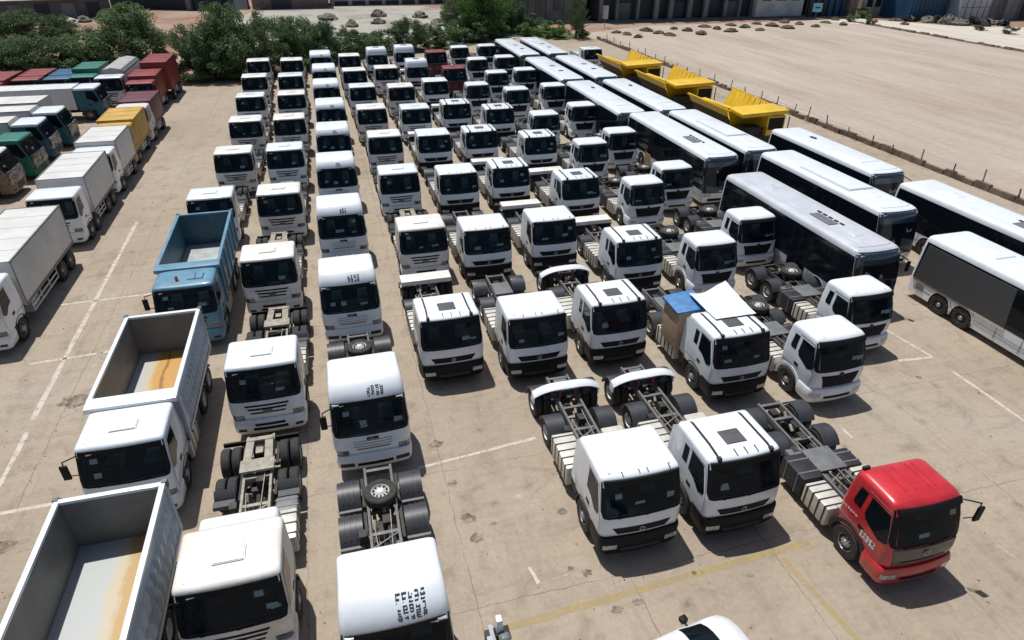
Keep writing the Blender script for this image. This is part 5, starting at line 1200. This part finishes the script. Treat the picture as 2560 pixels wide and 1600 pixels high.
def tuft_mesh(name, seed, n, m, h=.5):
    rr = random.Random(seed); mb = MB()
    for i in range(n):
        a = rr.uniform(0, 6.28); d = rr.random()**.5; x, y = d*math.cos(a), d*math.sin(a); hh = h*rr.uniform(.4, 1); lx, ly = rr.uniform(-.25, .25), rr.uniform(-.25, .25); w = .02
        mb.add([(x-w, y, 0), (x+w, y, 0), (x+lx, y+ly, hh)], [(0, 1, 2)])
    return mb
mb = MB(); rr = random.Random(8)
for k in range(2600):
    y = rr.uniform(30, 104) if rr.random() < .45 else rr.uniform(42, 66); x = 44.1+rr.gauss(.15, .35); hh = rr.uniform(.12, .55)*(1.4 if 45 < y < 62 else 1); w = rr.uniform(.012, .03); lx = rr.uniform(-.2, .2); ly = rr.uniform(-.2, .2)
    mb.add([(x-w, y-w, 0), (x+w, y+w, 0), (x+lx, y+ly, hh)], [(0, 1, 2)])
o = mb.build('dry_weeds', 'dryweed' if 'dryweed' in M else None); tag(o, 'dry brown weeds growing along the kerb wall', 'weeds', kind='stuff')
f = empty('far_kerb', (102.6, 60, 0)); tag(f, 'long low brown kerb between the sand lot and the pale road', 'kerb')
mb = MB(); y = -20.0
while y < 56:
    l = rr.uniform(.8, 2.2); h = rr.uniform(.18, .42); ox = rr.uniform(-.15, .15); mb.box(-.3+ox, .3+ox, y, y+l-.05, 0, h, 0, .05, .1); y += l
mb.build('kerb_wall', 'kerb', f)

# ---------------- loose grit on the yard ----------------
mb = MB(); rr = random.Random(77)
for k in range(1500):
    if rr.random() < .6: x = rr.uniform(-14, 26); y = rr.uniform(7, 34)
    else: x = rr.uniform(-15, -8); y = rr.uniform(10, 60)
    s_ = rr.uniform(.008, .03)*(1.6 if rr.random() < .06 else 1); a = rr.uniform(0, 3.1); ca, sa = math.cos(a)*s_, math.sin(a)*s_
    mb.add([(x-ca, y-sa, .005), (x+sa, y-ca*.7, .005), (x+ca, y+sa, .005), (x-sa, y+ca*.8, .005), (x, y, .005+s_*.8)], [(0, 1, 4), (1, 2, 4), (2, 3, 4), (3, 0, 4)])
o = mb.build('grit', 'dirt', ang=10); tag(o, 'small stones and grit scattered over the concrete yard', 'grit', kind='stuff')
# ---------------- placing the trucks ----------------
M['tarpg'] = mat('pale_grey_tarpaulin', (.36, .36, .35), .6, var=.25, vscale=.8, bump=.3, bscale=3); M['whitelong'] = mat('white_roof_panel', (.62, .64, .64), .5, var=.1)
ORD = ['frontmost', 'second', 'third', 'fourth', 'fifth', 'sixth', 'seventh', 'eighth', 'ninth', 'tenth']
COLN = {'A': 'in the leftmost column beside the aisle', 'B': 'in the column left of the tall domed cabs', 'C': 'in the column of tall domed cabs', 'D': 'in the column right of the domed cabs', 'E': 'in the fifth column from the left',
        'F': 'in the sixth column from the left', 'G': 'in the seventh column from the left', 'H': 'in the eighth column from the left', 'I': 'in the truck column beside the buses'}
LOOK = {'f': 'white flat-roofed tractor truck', 't': 'tall domed white tractor', 's': 'white truck with sunroof', 'p': 'white plain-roofed black-bumpered truck', 'c': 'white round-roofed chassis truck', 'h': 'high-roofed white sunroof tractor', 'r': 'dull red truck cab', 'R': 'bright red chassis truck'}
NAMES = {'f': 'tractor_truck', 't': 'tractor_truck', 's': 'tractor_truck', 'p': 'tractor_truck', 'c': 'chassis_truck', 'h': 'tractor_truck', 'r': 'chassis_truck', 'R': 'chassis_truck'}
STK = {0: (5, 3, .115, .05), 1: (4, 2, .12, .0), 2: (4, 2, .11, .0), 3: (3, 2, .10, .0), 4: (3, 2, .09, .0)}
PROTO = {}; jobs = []
rj = random.Random(12)
cidx = {}
for (col, i, k, x, y) in TRUCKS:
    var = 0
    if k == 'f': key = ('f', (i*7+ord(col)) % 3, 'B0' if (col == 'B' and i == 0) else '')
    elif k == 't': key = ('t', min(i, 4) if i < 5 else 4)
    elif k in 'psh':
        tl = 'arch' if (col, i) in (('F', 0), ('G', 0), ('F', 1)) else 'box' if (col, i) in (('D', 0), ('G', 2), ('F', 2), ('E', 3), ('G', 3), ('F', 3)) or (i > 4 and (i+ord(col)) % 2) else 'none'
        key = (k, (i+ord(col)) % 2, tl)
    elif k == 'c': key = (k, (i+ord(col)) % 3)
    elif k in 'Rr': key = (k,)
    else: key = (k, i)
    jobs.append((key, col, i, k, x, y))
def finish(root, col, i, k, x, y):
    root.location = (x, y, 0); root.rotation_euler = (0, 0, R(rj.uniform(-.9, .7)))
    if k == 'D':
        tag(root, ['white dump truck with wide rust stain in its open bed', 'pale blue dump truck with orange beacon, behind the white dump trucks'][i], 'dump truck', None)
    elif k == 'R': tag(root, 'bright red chassis truck with dark front panel, alone at the front right', 'truck')
    else:
        # order within column counts all vehicles seen from the front
        n = i+(3-2 if col == 'A' else 0)
        lc, li = {('F', 0): ('E', 0), ('G', 0): ('F', 0)}.get((col, i), (col, i+1 if col == 'E' else i-1 if col == 'H' else i))
        o_ = {'A': {2: 'fourth', 3: 'fifth', 4: 'sixth', 5: 'seventh', 6: 'eighth', 7: 'last'}}.get(col, {}).get(i, ORD[li])
        if k == 'r': lab = 'dull red flat truck cab, '+('nearer' if i == 7 else 'farther')+' of the two in the seventh column'
        else: lab = f"{LOOK[k]}, {o_}{'' if o_ == 'frontmost' else ' from front'} {COLN[lc]}"
        tag(root, lab, 'truck', {'f': 'white flat-roofed tractor trucks parked in columns', 't': 'tall domed white tractors', 's': 'white trucks with roof rails and sunroof', 'p': 'white plain-roofed trucks', 'c': 'white round-roofed chassis trucks', 'h': 'high-roofed white sunroof tractors', 'r': 'dull red truck cabs'}[k])
later = []
for (key, col, i, k, x, y) in jobs:
    if key in PROTO: later.append((key, col, i, k, x, y)); continue
    root = empty(NAMES.get(k, 'dump_truck')); PROTO[key] = root
    sd_ = hash_ = sum(ord(ch) for ch in str(key))
    if k == 'f':
        cab(root, 'flat', 'dusty' if key[1] != 1 else 'white', seed=sd_, papers=2); chassis(root, 'flat')
        if key[2] != 'B0':
            for ch in list(bpy.data.objects):
                if ch.parent == root and ch.name.startswith('cab_back_box'): bpy.data.objects.remove(ch)
    elif k == 't': cab(root, 'tall', 'white', sticker=STK[key[1]], seed=key[1]*7+1, papers=3, mirrors=-1 if key[1] in (1,) else False); chassis(root, 'tall')
    elif k == 's': cab(root, 'sun', 'white', seed=sd_, papers=2); chassis(root, 'sun', tail=key[2])
    elif k == 'p': cab(root, 'plain', 'white', seed=sd_+1, papers=2); chassis(root, 'plain', tail=key[2])
    elif k == 'h': cab(root, 'high', 'white', seed=sd_, papers=2); chassis(root, 'sun', tail=key[2])
    elif k == 'c': cab(root, 'con', 'white', seed=sd_, papers=3); chassis(root, 'con')
    elif k == 'r': cab(root, 'flat', 'maroon', 'darkred', seed=sd_); chassis(root, 'con')
    elif k == 'R':
        c = cab(root, 'con', 'red', seed=3, papers=1, mirrors=1); chassis(root, 'conf')
        mb = MB(); glyphs(mb, lambda u, v: (-1.178, u, v), .52, 1.22, 5, 2, .10, 21, .5); mb.build('door_lettering', 'paper', c)
        mb = MB(); glyphs(mb, lambda u, v: (-1.178, u, v), 1.34, 1.62, 6, 1, .085, 22, .4); mb.build('side_lettering', 'paper', c)
        mb = MB()
        for xx in (-.45, -.15, .3, .5): mb.bar((xx, .85, 2.945), (xx, 1.75, 2.945), .02, .012)
        mb.build('roof_groove', 'red', c)
        mb = MB(); mb.box(-.95, -.75, 1.85, 1.93, 2.86, 2.98); mb.build('roof_lamp', 'grey', c)
    elif k == 'D' and i == 0:
        cab(root, 'flat', 'white', seed=2, papers=1, mirrors=-1); chassis(root, 'conf'); dump_bed(root, 'white', 'bedin', 'floor2')
    elif k == 'D' and i == 1:
        c = cab(root, 'flat', 'sky', seed=5, papers=2, hatch=False, mirrors=-1); chassis(root, 'conf'); dump_bed(root, 'sky', 'bluein', 'floor3', 2.45, 8.45, .5, pads=False)
        mb = MB(); mb.cyl((-.25, .95, 2.95), (-.25, .95, 3.14), .07, 12, 0, .05); mb.build('beacon', 'orange', c)
        mb = MB(); 
        for (a, b_) in (((.15, .9), (.75, .9)), ((.75, .9), (.75, 1.4)), ((.45, .9), (.4, 1.5))): mb.bar((a[0], a[1], 2.962), (b_[0], b_[1], 2.962), .025, .02)
        mb.build('roof_seam', 'blue', c)
    if k in 'fr' and False: pass
    finish(root, col, i, k, x, y)
# foremost dump truck (only its bed is inside the photo)
root = empty('dump_truck', (-6.8, 6.45, 0)); tag(root, 'foremost white dump truck, open bed with narrow rust streak along one side', 'dump truck')
cab(root, 'flat', 'white', seed=8); chassis(root, 'conf'); dump_bed(root, 'white', 'bedin', 'floor1', 2.5, 8.0)
index_kids()
PP = {k: [ch for ch in KIDS.get(r_.name, [])] for k, r_ in PROTO.items()}
for (key, col, i, k, x, y) in later:
    src = PROTO[key]; root = dup(src); finish(root, col, i, k, x, y)
# extras on individual trucks
by = {}
for o in bpy.data.objects:
    if o.parent is None and 'label' in o: by[o['label']] = o
# tarpaulin and crate behind the sunroof truck at the front of the seventh column
g = [t_ for t_ in TRUCKS if t_[0] == 'G' and t_[1] == 1][0]; gx, gy = g[3], g[4]
mb = MB(); pts = []
rr = random.Random(5)
for i in range(11):
    row = []
    for j in range(13):
        u = j/12; v_ = i/10; x_ = gx-.55-.5*(1-v_)*0+1.75*u+.0; y_ = gy+1.5+(2.1+.35*u)*v_; z_ = 2.985+.03*math.sin(7*u+2*v_)*v_+ .16*(v_**2)*(u**3) - .13*math.sin(math.pi*u)*v_
        if v_ < .2: z_ = 2.99+.01*rr.random()
        row.append((x_+(.1*v_ if u > .9 else 0), y_, z_))
    pts.append(row)
mb.grid(pts); mb.grid([[(x_, y_, z_-.012) for x_, y_, z_ in r_] for r_ in pts]); o = mb.build('tarpaulin', 'white', ang=80); tag(o, 'white tarpaulin stretched behind a sunroof cab with blue corner beside it', 'tarpaulin')
r = empty('wrapped_crate', (gx-1.0, gy+2.9, 0)); tag(r, 'tan board crate under a blue sheet behind a sunroof truck cab', 'crate')
mb = MB(); mb.box(-.42, .75, -.2, 1.0, 1.05, 2.72); mb.build('crate_body', 'cardboard', r, bevel=.02); mb = MB(); mb.add([(-.5, -.25, 2.74), (.85, -.25, 2.80), (.85, 1.1, 2.92), (-.5, 1.1, 2.80), (-.5, -.25, 2.66), (.85, -.25, 2.66), (.85, 1.1, 2.7), (-.5, 1.1, 2.66)], [(0, 1, 2, 3), (4, 7, 6, 5), (0, 4, 5, 1), (1, 5, 6, 2), (2, 6, 7, 3), (3, 7, 4, 0)]); mb.build('blue_sheet', 'tarpblue', r, bevel=.015)
# ---------------- buses ----------------
BL_ = [(23.35, 20.9, 11.7, 'silver', 1, False, 'silver-grey bus, nearest in the bus row beside the white trucks'),
 (27.95, 24.7, 11.3, 'white', 0, False, 'white bus directly right of the silver-grey bus'),
 (32.0, 30.0, 10.8, 'white', 3, False, 'white bus in front of the nearest yellow dump truck'),
 (32.35, 17.3, 11.6, 'white', 1, False, 'white bus at the right photo edge, behind the charcoal-panelled bus'),
 (27.95, 10.6, 11.7, 'white', 2, True, 'white bus with big charcoal side panel, at the right photo edge'),
 (23.9, 35.3, 12.4, 'white', 1, False, 'white bus with peach lower panel, behind the silver-grey bus'),
 (27.25, 36.0, 11.6, 'white', 0, False, 'white bus right of the peach-panelled bus'),
 (23.1, 47.4, 12.9, 'white', 3, False, 'third bus from the front in the inner bus row'),
 (26.8, 47.5, 12.9, 'white', 3, False, 'third bus from the front in the outer bus row'),
 (23.0, 60.9, 12.9, 'white', 2, False, 'second farthest bus in the inner bus row'),
 (26.65, 61.2, 12.9, 'white', 2, False, 'second farthest bus in the outer bus row'),
 (23.0, 75.1, 12.6, 'white', 2, False, 'farthest bus in the inner bus row'),
 (26.5, 75.4, 12.8, 'white', 2, False, 'farthest bus in the outer bus row')]
for (x, y, l, bdy, rk, pan, lab) in BL_:
    root, b_, sh_ = bus(x, y, l, bdy, 1.26, 'busfront', rk, lab, pan)
    if 'peach lower' in lab:
        mb = MB(); sh_.side(mb, -1, [(l-4.6, .36), (l-3.6, .36), (l-3.6, 1.24), (l-4.6, 1.24)], .02); mb.build('lower_panel', 'cardboard', b_)
# ---------------- yellow mining trucks ----------------
mining(32.55, 44.0, 0, 'nearest yellow mining dump truck, behind the outer buses'); mining(32.5, 54.9, 0, 'middle one of the three yellow mining dump trucks'); mining(32.3, 65.0, 0, 'farthest yellow mining dump truck, beside the fence kerb')
r = empty('small_truck', (32.4, 79.5, 0)); tag(r, 'small white truck half hidden behind the farthest yellow dump truck', 'truck'); cab(r, 'flat', 'white', seed=1); box_chassis(r, 6, (4.8,)); mb = MB(); mb.box(-1, 1, 2.5, 6, 1.1, 1.9); mb.build('cargo_bed', 'whitewall', r)
# ---------------- left row: box trucks facing the viewer ----------------
def boxtruck(x, y, m, b0, b1, label, z1=3.2, axles=(5.6, 6.9), cabp=None, roofp=None, hood=False, front2=None, name='box_truck'):
    r = empty(name, (x, y, 0), R(rj.uniform(-.6, .6))); tag(r, label, 'box truck', 'box trucks in the left row beside the aisle'); cab(r, 'flat', cabp or 'white', roofp, seed=int(x*10+y), hatch=False); box_chassis(r, b1, axles, front2); box_body(r, m, b0, b1, 1.22, 1.08, z1); return r
boxtruck(-15.35, 27.4, 'boxwhite', 2.5, 9.4, 'long white box truck, nearest at the left photo edge', 3.2, (7.2, 8.5))
boxtruck(-15.35, 38.6, 'boxwhite', 2.7, 8.0, 'white box truck second from the front in the left row', 3.2, (5.6, 6.9), front2=2.7)
boxtruck(-15.4, 46.8, 'boxwhite', 2.1, 6.3, 'white box truck third in the left row, before the yellow box', 3.2, (5.2,))
boxtruck(-15.6, 53.2, 'boxyel', 2.2, 6.4, 'box truck with faded yellow box in the left row', 3.05, (5.2,), cabp='boxyel', roofp='boxyel')
boxtruck(-15.6, 59.7, 'maroon', 1.9, 6.1, 'maroon box truck behind the yellow box truck', 3.05, (5.0,), cabp='boxwhite')
boxtruck(-16.9, 69.9, 'darkred', 2.2, 6.1, 'red box truck in front of the taller red box', 3.2, (5.0,), cabp='darkred')
r = empty('box_trailer', (-16.5, 75.6, 0)); tag(r, 'tallest red box trailer at the far end of the left row', 'trailer'); box_chassis(r, 6, (4.2, 5.4)); box_body(r, 'darkred', .5, 6, 1.2, 1.08, 3.75)
r = empty('tarped_truck', (-20.35, 73.4, 0), R(0)); tag(r, 'white truck with long grey tarpaulin-covered load, left of the red boxes', 'truck'); cab(r, 'flat', 'white', seed=4); box_chassis(r, 9.9, (6.9, 8.2))
mb = MB(); P_ = [(-1.2, 1.1), (1.2, 1.1), (1.22, 2.7), (.85, 3.25), (0, 3.42), (-.85, 3.25), (-1.22, 2.7)]; mb.prism_y(P_, 2.6, 9.9); b_ = mb.build('tarpaulin_cover', 'tarpg', r, bevel=.04); mb = MB(); mb.prism_y([(.80, 3.24), (1.06, 2.98), (1.09, 3.0), (.83, 3.27)], 2.6, 9.9); mb.build('tarpaulin_strap', 'mid', b_)
def sidetruck(x, y, cabp, roofp, bodym, blen, label, zb=3.0, gap=.1, wrap=True, nocab=False, cat='truck', w=1.0, name='box_truck'):
    """truck pointing +X with its front at x"""
    r = empty(name, (x, y, 0), R(90)+R(rj.uniform(-2, 2))); tag(r, label, cat, 'trucks parked side-on at the left')
    if not nocab:
        c = cab(r, 'flat', cabp, roofp, seed=int(y), hatch=False)
        if wrap:
            mb = MB(); rr = random.Random(int(y*7)); pts = []
            for i in range(10):
                z = .9+.85*i/9; pts.append([(-1.15+2.3*j/12, .02+.36*(max(0, z-1.7)/1.0)-.05+rr.uniform(-.035, .03), z) for j in range(13)])
            mb.shell(pts, (0, .1, 0)); mb.build('foil_wrap', 'foil', c, ang=20)
    ye = 2.3+blen if bodym else 6
    box_chassis(r, ye, (ye-1.9,)) 
    if bodym: box_body(r, bodym, 2.3 if not nocab else .1, ye, 1.12*w, 1.05, zb)
    return r
sidetruck(-19.9, 70.3, 'teal', 'white', 'whitelong', 6.5, 'teal cab truck with white roof and long body, furthest of the side-on cabs', 2.9, w=1.1)
sidetruck(-22.8, 64.2, '', '', 'boxwhite', 7.5, 'long white box trailer without cab, side-on behind the teal truck', 3.1, nocab=True, w=1.35, name='box_trailer', cat='trailer')
sidetruck(-20.4, 61.2, 'teal', 'white', 'boxwhite', 7, 'side-on truck with dark teal cab and foil-wrapped front, beside maroon truck', 3.05)
sidetruck(-20.7, 57.6, 'blue', 'white', 'boxwhite', 7, 'side-on truck with deep blue cab and white roof, left of yellow box', 3.05)
sidetruck(-20.4, 53.0, 'green', 'green', 'green', 7, 'green box truck pointing at the white box trucks', 2.85)
sidetruck(-20.7, 49.3, 'tan', 'white', 'boxwhite', 7, 'side-on truck with tan cab, nearest of the side-on row', 2.9)
sidetruck(-22.3, 45.2, 'tan', 'white', 'boxwhite', 7, 'side-on truck cut by the left photo edge, in front of the tan cab', 2.9)
def plainbox(x, y, rz, m, l, label, zt=3.1, cabp=None):
    r = empty('box_truck', (x, y, 0), rz); tag(r, label, 'box truck', 'box trucks at the far left'); cab(r, 'flat', cabp or m, m, seed=3, hatch=False); box_chassis(r, 2.3+l, (l,)); box_body(r, m, 2.3, 2.3+l, 1.15, 1.05, zt)
plainbox(-22.9, 74.4, 0, 'green', 4.2, 'dark green box truck between the blue truck and the tarped load', 3.3)
plainbox(-24.9, 73.9, 0, 'blue', 3.5, 'blue box truck left of the dark green one', 2.9)
plainbox(-27.6, 74.0, 0, 'darkred', 4, 'small red box truck left of the blue one', 2.9)
plainbox(-30.2, 71.5, 0, 'darkred', 5, 'red box truck touching the left photo edge', 3.0)
# ---------------- bottom edge: white car and wrapped parts ----------------
r = empty('parked_car', (6.62, 7.40, 0), R(180+9)); tag(r, 'white car with dark windscreen, only its top showing at the bottom edge', 'car')
# car points to -X: x=-2.2 nose, x=2.2 tail; roof z 1.45
def prof(y_, f):
    return [(-2.25, .55*f+.0), (-2.2, .78), (-1.2, 1.0), (-.75, 1.04)]
mb = MB(); rows = []
for j in range(13):
    u = -1+2*j/12; yy = .9*u; e = 1-abs(u)**4; row = []
    for (x_, z_) in [(-1.72, .35), (-1.74, .6), (-1.62, .80), (-1.3, .93), (-.85, 1.04), (-.80, 1.05), (.05, 1.42), (.4, 1.47), (1.1, 1.46), (1.6, 1.36), (2.1, .98), (2.3, .9), (2.32, .4)]:
        zz = .35+(z_-.35)*(.60+.40*e) if z_ > .4 else .35; row.append((x_+(.18*abs(u)**3 if x_ < 0 else -.18*abs(u)**3), yy*(1-.12*max(0, z_-1.0)/.5), zz))
    rows.append(row)
mb.grid(rows)
for sg, row in ((-1, rows[0]), (1, rows[-1])): mb.add(list(row)+[(2.32, sg*.9, .3), (-1.72, sg*.9, .3)], [tuple(range(len(row)+2))])
body_ = mb.build('body', 'white', r, ang=40)
mb = MB(); pts = []
for j in range(9):
    u = -.80+1.6*j/8; e = 1-abs(u)**4; pts.append([(x_+.012*0+(.18*abs(u)**3 if x_ < 0 else 0), .9*u*(1-.12*max(0, z_-1.0)/.5), .35+(z_-.35)*(.60+.40*e)+.035) for x_, z_ in [(-.80, 1.05), (-.35, 1.25), (.06, 1.42)]])
mb.grid(pts); mb.build('windscreen', 'dglass', body_)
mb = MB(); mb.box(-.44, -.26, -1.02, -.86, .96, 1.11); mb.bar((-.35, -.9, 1.0), (-.35, -.74, .98), .05, .05); mb.build('mirror', 'black', r, bevel=.03)
for xx in (-1.1, 1.35):
    for sg in (-1, 1):
        mb = MB(); mb.cyl((xx, sg*.7, .32), (xx, sg*.93, .32), .32, 18); w_ = mb.build('wheel', 'rubber', r); mb = MB(); mb.cyl((xx, sg*.925, .32), (xx, sg*.94, .32), .2, 12); mb.build('rim', 'rim', w_)
r = empty('parts_pile', (2.35, 9.25, 0)); tag(r, 'small pile of white and grey wrapped parts at the bottom edge', 'parts pile')
mb = MB(); mb.box(-.30, .32, -.4, .45, 0, .55); mb.build('base_box', 'grey', r, bevel=.03)
mb = MB(); mb.box(-.06, .14, .15, .42, .7, 1.15, 0, .03, .02); mb.build('white_cap', 'white', r, bevel=.05)
mb = MB(); mb.box(-.06, .15, .1, .40, .5, .72); mb.build('dark_collar', 'frame', r, bevel=.03)
for k, (x_, y_, z_, s_) in enumerate([(.12, .0, .72, .15), (.16, -.2, .66, .18), (.1, -.42, .55, .2)]):
    mb = MB(); L = [(z_-.14, y_-s_, y_+s_, s_*.8, s_*.5, s_*.4, 0), (z_, y_-s_*1.05, y_+s_, s_, s_*.6, s_*.5, 0), (z_+.08, y_-s_*.8, y_+s_*.7, s_*.8, s_*.4, s_*.4, 0), (z_+.11, y_-s_*.4, y_+s_*.4, s_*.4, s_*.2, s_*.2, 0)]; Shape(L).shell(mb, None, bottom=True); o = mb.build('wrapped_bundle', 'cream' if k else 'mid', r, ang=50); o.location = (x_, 0, 0)
mb = MB(); mb.bar((-.18, .35, .85), (-.12, -.1, .45), .10, .04); mb.bar((-.26, .1, .8), (-.2, -.5, .35), .12, .04); mb.build('white_strip', 'white', r)
